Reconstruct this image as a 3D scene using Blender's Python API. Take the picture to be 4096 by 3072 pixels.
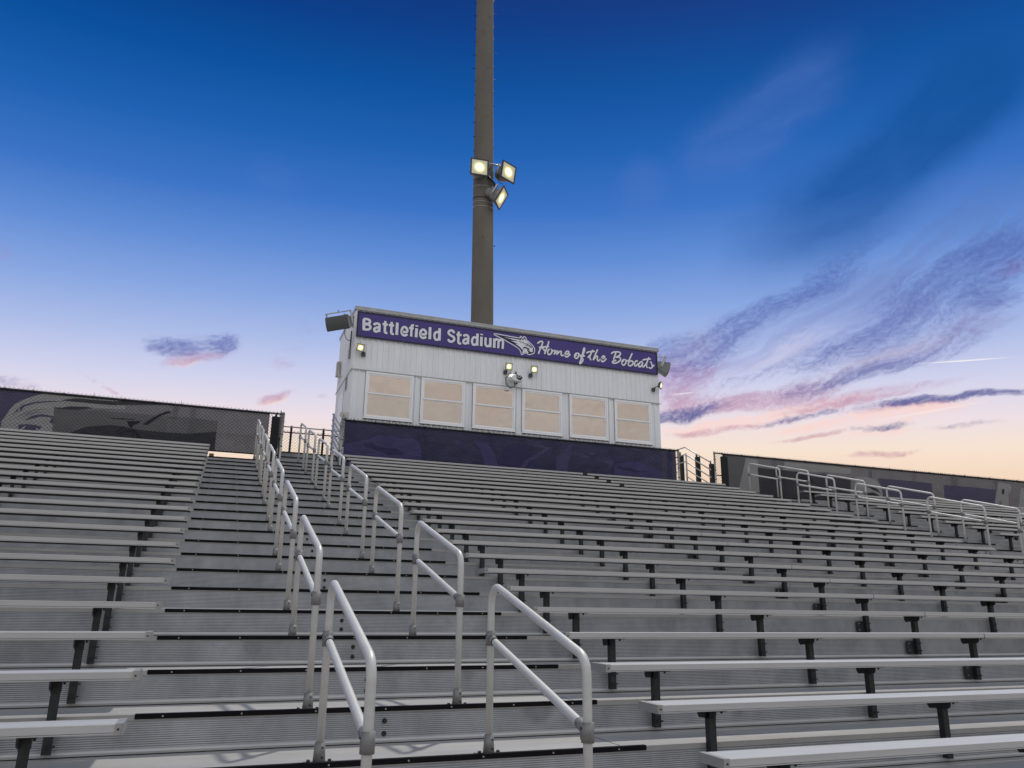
import bpy, bmesh, math, random
from mathutils import Vector, Matrix
R = math.radians
random.seed(7)
for o in list(bpy.data.objects): bpy.data.objects.remove(o)
SC = bpy.context.scene
COL = SC.collection
DATA = {"script": [[[8.043, 8.798], [8.07, 8.838], [8.119, 8.874], [8.18, 8.894], [8.211, 8.879], [8.203, 8.824], [8.165, 8.708], [8.114, 8.59], [8.086, 8.518], [8.075, 8.465]],
 [[8.419, 8.933], [8.406, 8.851], [8.36, 8.724], [8.318, 8.607], [8.291, 8.537], [8.283, 8.488]],
 [[8.086, 8.677], [8.18, 8.708], [8.295, 8.727], [8.429, 8.759]],
 [[8.165, 8.684], [8.222, 8.669], [8.257, 8.633], [8.272, 8.583]],
 [[8.496, 8.668], [8.429, 8.663], [8.386, 8.598], [8.383, 8.532], [8.417, 8.491], [8.47, 8.509], [8.52, 8.574], [8.528, 8.635], [8.501, 8.672], [8.452, 8.658]],
 [[8.528, 8.644], [8.567, 8.629], [8.601, 8.648]],
 [[8.601, 8.648], [8.644, 8.646], [8.624, 8.576], [8.601, 8.514]],
 [[8.61, 8.53], [8.659, 8.605], [8.707, 8.643], [8.728, 8.631], [8.709, 8.572], [8.689, 8.518]],
 [[8.697, 8.534], [8.755, 8.604], [8.81, 8.645], [8.848, 8.646], [8.836, 8.581], [8.844, 8.53], [8.88, 8.512], [8.925, 8.544]],
 [[8.925, 8.544], [9.007, 8.566], [9.089, 8.617], [9.109, 8.669], [9.058, 8.685], [8.996, 8.632], [8.964, 8.553], [8.987, 8.496], [9.049, 8.497], [9.108, 8.549], [9.159, 8.611]],
 [[9.292, 8.593], [9.331, 8.57], [9.378, 8.613]],
 [[9.403, 8.661], [9.343, 8.639], [9.307, 8.57], [9.314, 8.508], [9.361, 8.484], [9.413, 8.52], [9.453, 8.604], [9.446, 8.656], [9.403, 8.661]],
 [[9.446, 8.64], [9.496, 8.606], [9.555, 8.598]],
 [[9.651, 8.882], [9.658, 8.809], [9.62, 8.691], [9.571, 8.572], [9.518, 8.443], [9.485, 8.364], [9.469, 8.321]],
 [[9.651, 8.882], [9.614, 8.803], [9.588, 8.687], [9.559, 8.561]],
 [[9.469, 8.321], [9.522, 8.347], [9.577, 8.422], [9.597, 8.487], [9.558, 8.501]],
 [[9.496, 8.544], [9.585, 8.579], [9.666, 8.612]],
 [[9.945, 8.848], [9.895, 8.745], [9.849, 8.635], [9.836, 8.577], [9.859, 8.514], [9.874, 8.484]],
 [[9.715, 8.705], [9.806, 8.758], [9.916, 8.776], [10.02, 8.809]],
 [[9.76, 8.552], [9.809, 8.611], [9.864, 8.675]],
 [[10.118, 8.882], [10.076, 8.787], [10.017, 8.657], [9.98, 8.572], [9.954, 8.494]],
 [[9.954, 8.498], [10.016, 8.59], [10.077, 8.645], [10.113, 8.642], [10.099, 8.569], [10.106, 8.517], [10.142, 8.498], [10.187, 8.549]],
 [[10.187, 8.549], [10.273, 8.59], [10.354, 8.642], [10.359, 8.681], [10.307, 8.678], [10.257, 8.611], [10.239, 8.533], [10.27, 8.488], [10.327, 8.51], [10.377, 8.558], [10.422, 8.613]],
 [[10.601, 8.792], [10.66, 8.849], [10.756, 8.877], [10.869, 8.891], [10.934, 8.865], [10.924, 8.802], [10.844, 8.739], [10.751, 8.692]],
 [[10.779, 8.864], [10.739, 8.767], [10.7, 8.667], [10.682, 8.603]],
 [[10.751, 8.692], [10.864, 8.714], [10.933, 8.685], [10.919, 8.614], [10.839, 8.539], [10.736, 8.496], [10.658, 8.49], [10.639, 8.526], [10.697, 8.567], [10.779, 8.604]],
 [[10.968, 8.609], [11.004, 8.59], [11.057, 8.635]],
 [[11.092, 8.662], [11.026, 8.639], [10.983, 8.568], [10.985, 8.5], [11.029, 8.463], [11.083, 8.497], [11.131, 8.575], [11.129, 8.64], [11.092, 8.662]],
 [[11.128, 8.625], [11.19, 8.629], [11.237, 8.657]],
 [[11.374, 8.914], [11.321, 8.81], [11.254, 8.667], [11.211, 8.52], [11.255, 8.468], [11.33, 8.496], [11.387, 8.568], [11.377, 8.636], [11.315, 8.644], [11.255, 8.594]],
 [[11.564, 8.648], [11.528, 8.678], [11.476, 8.633], [11.44, 8.556], [11.446, 8.499], [11.488, 8.496], [11.544, 8.542], [11.6, 8.602]],
 [[11.743, 8.674], [11.669, 8.649], [11.607, 8.572], [11.592, 8.501], [11.633, 8.475], [11.693, 8.529], [11.743, 8.62]],
 [[11.756, 8.645], [11.728, 8.556], [11.738, 8.5], [11.78, 8.501], [11.833, 8.569]],
 [[11.988, 8.852], [11.937, 8.745], [11.894, 8.631], [11.882, 8.544], [11.901, 8.5], [11.917, 8.475]],
 [[11.744, 8.717], [11.841, 8.76], [11.946, 8.777], [12.057, 8.802]],
 [[11.824, 8.556], [11.877, 8.621], [11.922, 8.685]],
 [[12.018, 8.669], [12.061, 8.702], [12.068, 8.66], [12.095, 8.597], [12.096, 8.532], [12.044, 8.483], [11.993, 8.484], [11.969, 8.516]],
 [[12.093, 8.551], [12.136, 8.567], [12.176, 8.611]]], "em_out": [[6.618, 8.922], [6.648, 8.936], [7.034, 8.918], [7.435, 8.905], [7.461, 8.94], [7.492, 8.965], [7.545, 8.905], [7.586, 8.972], [7.639, 8.951], [7.679, 8.871], [7.766, 8.81], [7.859, 8.735], [7.926, 8.653], [7.944, 8.604], [7.937, 8.507], [7.895, 8.456], [7.842, 8.434], [7.769, 8.404], [7.711, 8.417], [7.674, 8.448], [7.606, 8.424], [7.518, 8.372], [7.499, 8.415], [7.481, 8.479], [7.415, 8.553], [7.336, 8.601], [7.167, 8.679], [6.907, 8.793], [6.623, 8.897]], "em_head": [[6.911, 8.865], [7.087, 8.858], [7.321, 8.854], [7.446, 8.845], [7.488, 8.825], [7.498, 8.898], [7.545, 8.848], [7.561, 8.824], [7.587, 8.915], [7.64, 8.871], [7.714, 8.819], [7.806, 8.728], [7.873, 8.659], [7.894, 8.61], [7.878, 8.562], [7.889, 8.527], [7.863, 8.498], [7.808, 8.496], [7.763, 8.536], [7.721, 8.567], [7.689, 8.568], [7.71, 8.509], [7.747, 8.468], [7.721, 8.439], [7.674, 8.468], [7.611, 8.455], [7.549, 8.417], [7.533, 8.445], [7.559, 8.489], [7.527, 8.542], [7.48, 8.592], [7.406, 8.644], [7.302, 8.697], [7.406, 8.7], [7.301, 8.733], [7.166, 8.781], [7.342, 8.784], [7.405, 8.767], [7.326, 8.808], [7.165, 8.827]], "em_marks": [[[7.579, 8.595], [7.623, 8.621], [7.689, 8.604], [7.768, 8.578]],
 [[7.553, 8.514], [7.563, 8.567], [7.61, 8.619]],
 [[7.631, 8.689], [7.701, 8.693], [7.78, 8.667], [7.836, 8.628]],
 [[7.675, 8.736], [7.767, 8.707], [7.852, 8.646]],
 [[7.53, 8.784], [7.622, 8.739], [7.74, 8.745]],
 [[7.425, 8.806], [7.504, 8.76]]], "block": [[[2.648, 8.834], [2.661, 8.495]],
 [[2.636, 8.832], [2.732, 8.841], [2.806, 8.821], [2.822, 8.769], [2.791, 8.715], [2.666, 8.683]],
 [[2.667, 8.675], [2.781, 8.677], [2.838, 8.636], [2.838, 8.573], [2.786, 8.53], [2.656, 8.516]],
 [[2.941, 8.687], [2.973, 8.732], [3.04, 8.75], [3.092, 8.731], [3.104, 8.669], [3.106, 8.498]],
 [[3.102, 8.642], [3.014, 8.616], [2.962, 8.564], [2.978, 8.508], [3.033, 8.502], [3.103, 8.556]],
 [[3.265, 8.86], [3.267, 8.557], [3.294, 8.502], [3.345, 8.505]],
 [[3.189, 8.754], [3.344, 8.758]],
 [[3.455, 8.858], [3.455, 8.551], [3.483, 8.497], [3.535, 8.499]],
 [[3.37, 8.752], [3.525, 8.756]],
 [[3.617, 8.86], [3.62, 8.479]],
 [[3.768, 8.604], [3.912, 8.613], [3.916, 8.698], [3.852, 8.757], [3.784, 8.72], [3.757, 8.609], [3.781, 8.524], [3.852, 8.493], [3.937, 8.541]],
 [[4.116, 8.842], [4.067, 8.836], [4.048, 8.785], [4.049, 8.486]],
 [[3.971, 8.744], [4.111, 8.75]],
 [[4.199, 8.765], [4.194, 8.483]],
 [[4.201, 8.861], [4.201, 8.82]],
 [[4.326, 8.604], [4.472, 8.615], [4.477, 8.698], [4.417, 8.754], [4.345, 8.721], [4.314, 8.616], [4.341, 8.519], [4.415, 8.492], [4.501, 8.541]],
 [[4.604, 8.859], [4.606, 8.482]],
 [[4.896, 8.865], [4.898, 8.475]],
 [[4.884, 8.704], [4.829, 8.738], [4.767, 8.704], [4.744, 8.601], [4.771, 8.508], [4.83, 8.491], [4.886, 8.547]],
 [[5.349, 8.768], [5.315, 8.833], [5.251, 8.847], [5.188, 8.811], [5.177, 8.739], [5.247, 8.684], [5.33, 8.649], [5.356, 8.574], [5.303, 8.506], [5.222, 8.493], [5.165, 8.557]],
 [[5.489, 8.843], [5.483, 8.53], [5.514, 8.474], [5.574, 8.478]],
 [[5.419, 8.74], [5.579, 8.741]],
 [[5.64, 8.71], [5.68, 8.753], [5.749, 8.762], [5.787, 8.73], [5.793, 8.67], [5.785, 8.478]],
 [[5.785, 8.65], [5.689, 8.621], [5.64, 8.565], [5.655, 8.505], [5.715, 8.494], [5.778, 8.547]],
 [[6.079, 8.859], [6.072, 8.474]],
 [[6.059, 8.701], [6.005, 8.732], [5.945, 8.705], [5.911, 8.602], [5.937, 8.503], [5.997, 8.49], [6.061, 8.542]],
 [[6.209, 8.778], [6.205, 8.475]],
 [[6.212, 8.87], [6.211, 8.828]],
 [[6.343, 8.773], [6.338, 8.57], [6.375, 8.504], [6.436, 8.51], [6.487, 8.561]],
 [[6.496, 8.777], [6.488, 8.477]],
 [[6.624, 8.776], [6.618, 8.475]],
 [[6.63, 8.698], [6.677, 8.759], [6.734, 8.755], [6.756, 8.701], [6.748, 8.478]],
 [[6.758, 8.697], [6.807, 8.753], [6.872, 8.755], [6.901, 8.697], [6.89, 8.478]]], "text1": [[2.61, 8.864], [2.629, 8.479], [6.955, 8.489], [4.925, 8.865], [4.933, 8.484], [5.141, 8.848]], "left": [["purple_cloth", [[-6.178, 5.654], [-5.729, 5.656], [-4.736, 5.665], [-5.0, 5.558], [-5.234, 5.43], [-5.386, 5.305], [-5.456, 5.176], [-5.541, 4.94], [-5.572, 4.723], [-5.521, 4.018], [-5.89, 3.99]]], ["pale_cloth", [[-4.736, 5.665], [-3.974, 5.675], [-3.098, 5.669], [-3.066, 5.431], [-4.236, 5.334], [-4.18, 4.256], [-5.521, 4.149], [-5.577, 4.883], [-5.503, 5.051], [-5.456, 5.176], [-5.386, 5.305], [-5.234, 5.43], [-5.0, 5.558]]], ["purple_cloth", [[-5.389, 5.048], [-5.312, 5.204], [-5.215, 5.309], [-4.999, 5.403], [-4.716, 5.46], [-4.282, 5.486], [-4.712, 5.43], [-4.971, 5.373], [-5.174, 5.273], [-5.226, 5.166], [-5.279, 5.143]]], ["white_cloth", [[-5.296, 5.19], [-5.272, 5.236], [-5.247, 5.17], [-5.278, 5.146]]], ["white_cloth", [[-5.351, 5.092], [-5.343, 5.127], [-5.302, 5.127]]], ["grey_cloth", [[-5.355, 4.941], [-5.181, 5.102], [-4.97, 5.218], [-4.744, 5.262], [-4.487, 5.268], [-4.742, 5.248], [-4.966, 5.198], [-5.167, 5.084]]], ["purple_cloth", [[-5.22, 4.954], [-5.078, 5.103], [-4.905, 5.177], [-4.526, 5.218], [-4.892, 5.165], [-5.064, 5.088]]], ["purple_cloth", [[-5.133, 4.945], [-4.993, 5.074], [-4.816, 5.129], [-4.604, 5.114], [-4.424, 5.052], [-4.495, 4.979], [-4.404, 4.885], [-4.348, 4.781], [-4.36, 4.672], [-4.436, 4.787], [-4.538, 4.913], [-4.615, 4.974], [-4.566, 5.06], [-4.644, 5.073], [-4.807, 5.07], [-4.959, 5.009]]], ["purple_cloth", [[-5.229, 4.835], [-5.074, 4.863], [-4.89, 4.862], [-4.746, 4.833], [-4.803, 4.754], [-4.871, 4.6], [-5.175, 4.573]]], ["white_cloth", [[-5.187, 4.719], [-5.13, 4.784], [-5.069, 4.834], [-5.084, 4.782], [-5.143, 4.723]]], ["white_cloth", [[-4.855, 4.787], [-4.82, 4.786], [-4.818, 4.739], [-4.862, 4.688]]], ["white_cloth", [[-5.502, 4.877], [-5.468, 4.873], [-5.475, 4.812], [-5.498, 4.805]]], ["smoke_cloth", [[-4.57, 5.327], [-4.258, 5.328], [-3.326, 5.329], [-2.082, 5.342], [-0.935, 5.341], [-0.926, 4.532], [-4.48, 4.247]]], ["dark_cloth", [[-3.322, 5.007], [-3.008, 4.99], [-2.687, 4.942], [-2.102, 4.933], [-1.607, 4.946], [-0.942, 5.05], [-0.926, 4.532], [-4.48, 4.247], [-4.332, 4.614], [-4.049, 4.804], [-3.829, 4.914]]], ["grey_cloth", [[-2.1, 5.262], [-1.607, 5.309], [-1.609, 4.961], [-2.088, 4.934]]], ["dark_cloth", [[-4.466, 5.497], [-4.164, 5.582], [-3.362, 5.589], [-2.96, 5.65], [-2.406, 5.673], [-1.997, 5.636], [-2.673, 5.573], [-3.349, 5.497], [-3.886, 5.495]]], ["dark_cloth", [[-4.55, 5.283], [-4.265, 5.373], [-3.899, 5.398], [-3.737, 5.381], [-4.07, 5.304]]], ["ink_cloth", [[-2.636, 5.078], [-2.463, 5.243], [-2.285, 5.386], [-2.085, 5.481], [-2.034, 5.432], [-2.225, 5.357], [-2.364, 5.237], [-2.512, 5.082]]], ["ink_cloth", [[-3.387, 5.185], [-3.224, 5.177], [-3.104, 5.197], [-3.021, 5.186], [-2.764, 5.211], [-2.856, 5.18], [-3.045, 5.165], [-3.302, 5.153]]], ["ink_cloth", [[-3.228, 4.817], [-3.038, 5.01], [-3.008, 4.99], [-3.175, 4.822]]], ["ink_cloth", [[-3.244, 4.739], [-2.971, 4.916], [-2.782, 4.934], [-2.59, 4.728], [-2.698, 4.718], [-2.787, 4.872], [-2.807, 4.709], [-2.841, 4.867], [-2.939, 4.881]]], ["ink_cloth", [[-2.986, 5.131], [-2.675, 5.168], [-2.721, 5.094], [-2.825, 5.053], [-2.867, 4.957], [-2.947, 5.042]]]], "mid": [["violet_cloth", [[2.202, 4.988], [2.507, 5.094], [2.906, 5.209], [3.172, 5.348], [3.359, 5.307], [3.519, 5.332], [3.779, 5.285], [4.107, 5.306], [4.291, 5.175], [4.351, 4.898], [4.414, 4.297], [2.251, 4.148]]], ["indigo_cloth", [[2.732, 5.09], [2.958, 5.098], [3.238, 4.994], [3.654, 4.994], [3.894, 4.862], [3.525, 4.809], [3.153, 4.895], [2.806, 4.993]]], ["violet_cloth", [[5.857, 5.389], [6.196, 5.408], [6.312, 5.284], [6.448, 5.1], [6.563, 4.782], [6.584, 4.327], [6.233, 4.304], [6.16, 4.752], [6.097, 5.012], [5.991, 5.221]]], ["violet_cloth", [[5.273, 5.354], [5.484, 5.382], [5.413, 5.27], [5.305, 5.28]]], ["plum_cloth", [[6.731, 5.319], [7.144, 5.39], [7.379, 5.385], [7.669, 5.273], [7.775, 5.107], [7.697, 4.781], [7.725, 4.295], [6.496, 4.215], [6.585, 4.893]]], ["mauve_cloth", [[7.642, 5.432], [7.881, 5.449], [8.041, 5.413], [8.309, 5.405], [8.148, 5.349], [7.775, 5.102], [7.513, 4.939], [7.358, 4.707], [7.203, 4.696], [7.382, 4.954], [7.775, 5.207], [8.014, 5.363], [7.669, 5.367]]], ["mauve_cloth", [[8.309, 5.349], [8.552, 5.364], [8.716, 5.438], [8.805, 5.58], [8.87, 5.568], [8.841, 5.342], [9.457, 5.244], [9.414, 5.18], [8.851, 5.255], [8.753, 5.058], [8.715, 4.706], [8.68, 4.357], [8.358, 4.336], [8.362, 5.128], [8.552, 5.294]]], ["mauve_cloth", [[9.623, 5.196], [9.903, 5.177], [10.187, 5.219], [10.241, 5.095], [10.124, 4.984], [10.031, 4.863], [9.997, 4.873], [10.097, 5.033], [9.901, 5.095], [9.667, 5.133]]], ["violet_cloth", [[10.239, 5.031], [10.643, 5.177], [11.107, 5.186], [11.514, 5.112], [11.776, 5.027], [11.945, 4.831], [11.954, 4.417], [10.247, 4.309]]], ["mauve_cloth", [[9.403, 5.357], [9.613, 5.374], [9.57, 5.299], [9.444, 5.276]]], ["indigo_cloth", [[10.295, 5.022], [10.753, 5.005], [11.097, 4.926], [11.507, 4.943], [11.037, 4.871], [10.52, 4.911]]]], "right": [["smoke_cloth", [[14.232, 5.638], [15.01, 5.621], [14.95, 4.916], [14.619, 4.511], [14.189, 4.485]]], ["pale_cloth", [[15.01, 5.621], [15.475, 5.598], [15.473, 4.564], [14.619, 4.511], [14.766, 4.904]]], ["dark_cloth", [[15.444, 5.34], [16.446, 5.333], [18.037, 5.306], [19.22, 5.225], [19.105, 4.386], [15.449, 4.179]]], ["pale_cloth", [[16.524, 5.618], [18.657, 5.615], [19.269, 5.578], [19.246, 5.411], [16.447, 5.343]]], ["ink_cloth", [[16.879, 5.315], [17.215, 5.269], [17.551, 5.192], [17.674, 4.98], [17.48, 5.007], [17.146, 5.084]]], ["pale_cloth", [[19.446, 5.33], [19.936, 5.349], [20.28, 5.279], [20.507, 5.078], [20.549, 4.833], [20.476, 4.491], [19.377, 4.429], [19.506, 4.8], [19.389, 5.066]]], ["ink_cloth", [[19.786, 5.123], [20.093, 5.082], [20.348, 4.944], [20.484, 4.798], [20.224, 4.905], [19.886, 5.007]]], ["ink_cloth", [[19.815, 4.788], [20.135, 4.838], [20.359, 4.76], [20.42, 4.641], [19.871, 4.639]]], ["white_cloth", [[20.268, 5.201], [20.326, 5.19], [20.304, 5.126], [20.266, 5.136]]], ["purple_cloth", [[20.407, 5.335], [21.658, 5.341], [22.861, 5.326], [22.833, 4.831], [22.797, 4.404], [20.482, 4.278], [20.549, 4.833], [20.507, 5.078]]], ["purple_cloth", [[23.431, 5.309], [24.712, 5.31], [25.983, 5.293], [25.681, 4.43], [23.304, 4.305]]], ["pale_cloth", [[26.158, 5.57], [26.728, 5.547], [26.795, 5.434], [26.728, 5.286], [26.591, 5.171], [26.572, 5.004], [26.336, 4.334], [26.015, 4.318], [26.169, 4.882], [26.049, 4.875], [25.833, 4.308], [25.607, 4.297]]], ["ink_cloth", [[26.314, 5.347], [26.428, 5.341], [26.357, 5.15], [26.23, 5.156]]], ["pale_cloth", [[27.288, 5.449], [27.854, 5.451], [27.517, 4.064], [26.722, 4.027]]]], "posts_left": [-5.52, -3.54, -1.93, -1.53], "posts_mid": [2.49, 4.44, 6.41, 7.36, 8.31, 10.25, 12.21], "posts_right": [16.14, 16.47, 18.15, 20.14, 22.13, 23.92, 24.11, 26.08], "sky": [["S", 34.13, 13.93, 4.53, 0.82, 9.4, 1], ["S", 31.77, 13.79, 1.96, 0.69, 7.9, 0.8], ["P", 41.5, 14.52, 5.91, 0.99, 4.7, 1], ["P", 37.69, 14.46, 2.94, 0.76, 6.5, 0.7], ["S", 49.48, 13.43, 6.31, 0.52, 1.4, 1.1], ["S", 53.64, 13.53, 2.71, 0.36, -0.8, 0.6], ["P", 48.08, 13.2, 6.35, 0.47, 1.8, 0.7], ["S", 40.08, 13.01, 4.14, 0.5, 6.5, 0.9], ["S", 43.28, 13.26, 1.99, 0.39, 5.8, 0.6], ["P", 35.42, 12.59, 5.64, 0.44, 4.5, 0.8], ["S", 46.17, 11.9, 3.31, 0.43, 2.7, 0.8], ["P", 41.63, 11.74, 4.16, 0.29, 3.6, 0.9], ["P", 35.53, 14.38, 6.28, 1.02, 8.0, 0.9], ["P", 43.94, 13.66, 6.78, 0.42, 3.5, 0.8], ["P", 42.21, 15.25, 7.0, 0.74, 8.4, 0.5], ["S", 51.25, 11.67, 3.58, 0.36, 4.2, 0.5], ["P", 45.76, 10.38, 4.27, 0.35, 0.3, 0.9], ["P", 32.33, 16.74, 1.85, 2.6, 31.7, 0.8], ["D", 31.97, 18.27, 2.96, 1.56, 21.5, 0.9], ["P", 33.08, 14.91, 2.6, 1.03, 12.3, 0.6], ["D", 35.26, 18.9, 5.03, 1.89, 20.5, 0.8], ["D", 38.68, 20.25, 4.46, 1.52, 19.3, 0.6], ["D", 44.93, 17.14, 5.47, 1.13, 16.3, 0.8], ["D", 49.68, 16.72, 8.09, 1.47, 10.5, 0.75], ["D", 45.36, 15.47, 5.66, 0.8, 11.8, 0.6], ["D", 42.2, 15.12, 5.6, 0.98, 9.4, 0.5], ["D", 50.81, 20.79, 8.07, 2.15, 11.2, 0.85], ["D", 54.68, 21.72, 4.24, 2.81, 9.6, 0.85], ["D", 52.21, 18.56, 5.85, 1.67, 10.0, 0.6], ["D", 44.2, 22.11, 5.34, 1.62, 12.1, 0.5], ["D", 41.45, 21.02, 6.07, 1.49, 17.3, 0.5], ["P", 55.65, 21.03, 1.61, 0.88, -1.4, 0.6], ["D", 54.52, 19.35, 2.33, 1.04, 5.6, 0.5], ["P", 37.04, 16.6, 5.07, 1.52, 16.0, 0.3], ["D", 34.62, 17.58, 6.39, 1.89, 26.1, 0.6], ["D", 39.71, 16.4, 7.53, 1.17, 15.5, 0.5], ["D", 47.56, 18.67, 9.23, 1.26, 13.1, 0.5], ["D", 46.35, 23.96, 5.74, 1.44, 16.7, 0.4], ["H", 38.13, 13.15, 10.11, 1.0, 5.9, 0.6], ["H", 46.83, 12.5, 10.31, 1.1, 3.5, 0.6], ["P", 33.56, 16.13, 3.98, 1.89, 26.7, 0.7], ["P", 47.03, 14.26, 9.09, 0.63, 4.8, 0.6], ["V", 49.68, 21.11, 12.81, 3.72, 13.7, 0.9], ["V", 41.3, 19.45, 10.41, 2.25, 18.1, 0.8], ["V", 49.7, 16.85, 9.19, 1.98, 11.5, 0.7], ["V", 54.24, 24.46, 7.63, 3.09, 16.8, 0.7], ["V", 35.68, 16.69, 6.84, 1.64, 18.2, 0.5], ["H", 35.44, 12.96, 6.24, 0.51, 5.4, 0.9], ["H", 42.71, 13.83, 6.9, 0.65, 3.7, 0.7], ["H", 41.31, 12.42, 5.02, 0.43, 4.5, 0.8], ["H", 48.63, 12.96, 6.03, 0.53, 1.8, 0.8], ["H", 46.13, 11.54, 4.28, 0.32, 1.8, 0.8], ["H", 41.16, 17.87, 6.6, 1.65, 19.7, 0.5], ["H", 34.11, 18.43, 3.99, 2.07, 23.9, 0.7], ["H", 44.79, 15.92, 8.16, 0.96, 14.9, 0.5], ["H", 51.51, 17.57, 6.88, 1.83, 10.7, 0.5], ["H", 45.74, 10.17, 3.88, 0.19, 0.4, 0.6], ["W", 51.8, 15.7, 3.39, 0.07, -3.8, 1], ["W", 33.23, 15.18, 1.25, 0.1, 3.3, 0.6], ["W", 49.17, 12.71, 5.1, 0.12, 5.1, 0.35], ["D", -4.21, 16.99, 2.57, 1.0, -0.3, 0.9974999999999999], ["D", -2.61, 17.48, 4.15, 1.48, 13.3, 0.47250000000000003], ["D", -1.05, 17.8, 1.56, 1.48, 28.5, 0.8400000000000001], ["H", -3.14, 15.9, 2.1, 0.6, 7.6, 0.8400000000000001], ["H", 2.83, 14.17, 1.71, 0.55, 21.0, 0.9450000000000001], ["P", -2.67, 16.33, 3.75, 0.8, 16.2, 0.8925], ["P", 2.81, 14.45, 1.98, 0.66, 24.2, 0.8400000000000001], ["D", 4.19, 18.73, 1.09, 3.63, -9.4, 0.2625], ["P", 3.35, 16.85, 1.07, 0.97, 5.8, 0.47250000000000003], ["D", -13.26, 13.32, 1.76, 0.6, -11.7, 0.735], ["P", -7.03, 13.63, 2.48, 0.33, -23.2, 0.5775000000000001], ["D", -8.64, 14.19, 1.72, 0.33, -19.5, 0.3675], ["P", -14.99, 21.03, 0.83, 1.55, 14.7, 0.3675], ["P", 6.6, 14.65, 1.23, 0.35, 4.3, 0.42000000000000004], ["P", -10.95, 13.13, 2.15, 0.37, -8.7, 0.2625], ["K", 45.82, 27.22, 11.77, 4.76, 20.9, 0.7200000000000001], ["K", 51.66, 30.72, 9.09, 3.73, 20.0, 0.7200000000000001], ["K", 55.9, 32.54, 6.85, 4.11, 13.8, 0.7200000000000001], ["L", 40.57, 33.48, 9.76, 3.48, 23.2, 0.5], ["L", 51.71, 26.02, 6.3, 1.91, 13.2, 0.4], ["L", 1.42, 29.16, 2.98, 2.15, 9.0, 0.15], ["L", 30.69, 29.77, 3.44, 2.89, 22.7, 0.3]]}

# ------------------------------------------------------------------ camera
CAMPOS = Vector((-0.7015, -4.9872, 0.8634))
cr = Vector((0.935705, -0.352590, 0.011713)); cu = Vector((-0.108343, -0.255609, 0.960690)); cf = Vector((0.335736, 0.900192, 0.277375))
cam_data = bpy.data.cameras.new('camera'); cam_data.lens = 27.4366; cam_data.sensor_width = 36.0; cam_data.sensor_fit = 'HORIZONTAL'
cam_data.clip_start = 0.05; cam_data.clip_end = 6000
cam = bpy.data.objects.new('camera', cam_data); COL.objects.link(cam)
M = Matrix((cr, cu, -cf)).transposed().to_4x4(); M.translation = CAMPOS
cam.matrix_world = M
SC.camera = cam
# ------------------------------------------------------------------ exposure
SC.view_settings.view_transform = 'Standard'; SC.view_settings.look = 'None'
SC.view_settings.exposure = 0.0; SC.view_settings.gamma = 1.0
# ------------------------------------------------------------------ sun
SUN_EL, SUN_AZ = R(59), R(42)          # behind the stand, to the right; azimuth from +Y towards +X
sd = Vector((math.cos(SUN_EL)*math.sin(SUN_AZ), math.cos(SUN_EL)*math.cos(SUN_AZ), math.sin(SUN_EL)))
sl = bpy.data.lights.new('sun', 'SUN'); sl.energy = 2.3; sl.angle = R(2.2); sl.color = (1.0, 0.95, 0.86)
so = bpy.data.objects.new('sun', sl); COL.objects.link(so); so.location = sd*60
so.rotation_euler = (-sd).to_track_quat('-Z', 'Y').to_euler()
# ------------------------------------------------------------------ sky
def srgb(r, g, b):
    f = lambda c: (c/255/12.92) if c/255 <= 0.04045 else ((c/255+0.055)/1.055)**2.4
    return (f(r), f(g), f(b), 1.0)
world = bpy.data.worlds.new('World'); SC.world = world; world.use_nodes = True
nt = world.node_tree; N = nt.nodes; Lk = nt.links; N.clear()
def inp(node, i, v):
    if isinstance(v, bpy.types.NodeSocket): Lk.new(v, node.inputs[i])
    elif v is not None: node.inputs[i].default_value = v
def mth(op, a, b=None, c=None, clamp=False):
    n = N.new('ShaderNodeMath'); n.operation = op; n.use_clamp = clamp
    inp(n, 0, a); inp(n, 1, b)
    if c is not None: inp(n, 2, c)
    return n.outputs[0]
def mixc(f, a, b, mode='MIX'):
    n = N.new('ShaderNodeMix'); n.data_type = 'RGBA'; n.blend_type = mode; n.clamp_factor = True
    inp(n, 0, f); inp(n, 6, a); inp(n, 7, b); return n.outputs[2]
def comb(x, y, z=0.0):
    n = N.new('ShaderNodeCombineXYZ'); inp(n, 0, x); inp(n, 1, y); inp(n, 2, z); return n.outputs[0]
def smooth(v, a, b, c=0.0, d=1.0):
    n = N.new('ShaderNodeMapRange'); n.interpolation_type = 'SMOOTHSTEP'
    inp(n, 0, v); inp(n, 1, a); inp(n, 2, b); inp(n, 3, c); inp(n, 4, d); return n.outputs[0]
def noise(vec, scale, detail=4, rough=.55, dist=0.0):
    n = N.new('ShaderNodeTexNoise'); n.inputs['Scale'].default_value = scale; n.inputs['Detail'].default_value = detail
    n.inputs['Roughness'].default_value = rough; n.inputs['Distortion'].default_value = dist
    Lk.new(vec, n.inputs['Vector']); return n.outputs['Fac'], n.outputs['Color']
tc = N.new('ShaderNodeTexCoord')
sp = N.new('ShaderNodeSeparateXYZ'); Lk.new(tc.outputs['Generated'], sp.inputs[0])
DEG = 57.29578
az = mth('MULTIPLY', mth('ARCTAN2', sp.outputs[0], sp.outputs[1]), DEG)
el = mth('MULTIPLY', mth('ARCSINE', sp.outputs[2]), DEG)
def ramp(v, stops):
    n = N.new('ShaderNodeValToRGB'); e = n.color_ramp.elements
    while len(e) > 1: e.remove(e[-1])
    e[0].position = stops[0][0]; e[0].color = stops[0][1]
    for p_, c_ in stops[1:]:
        k = e.new(p_); k.color = c_
    Lk.new(v, n.inputs[0]); return n.outputs[0]
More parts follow.
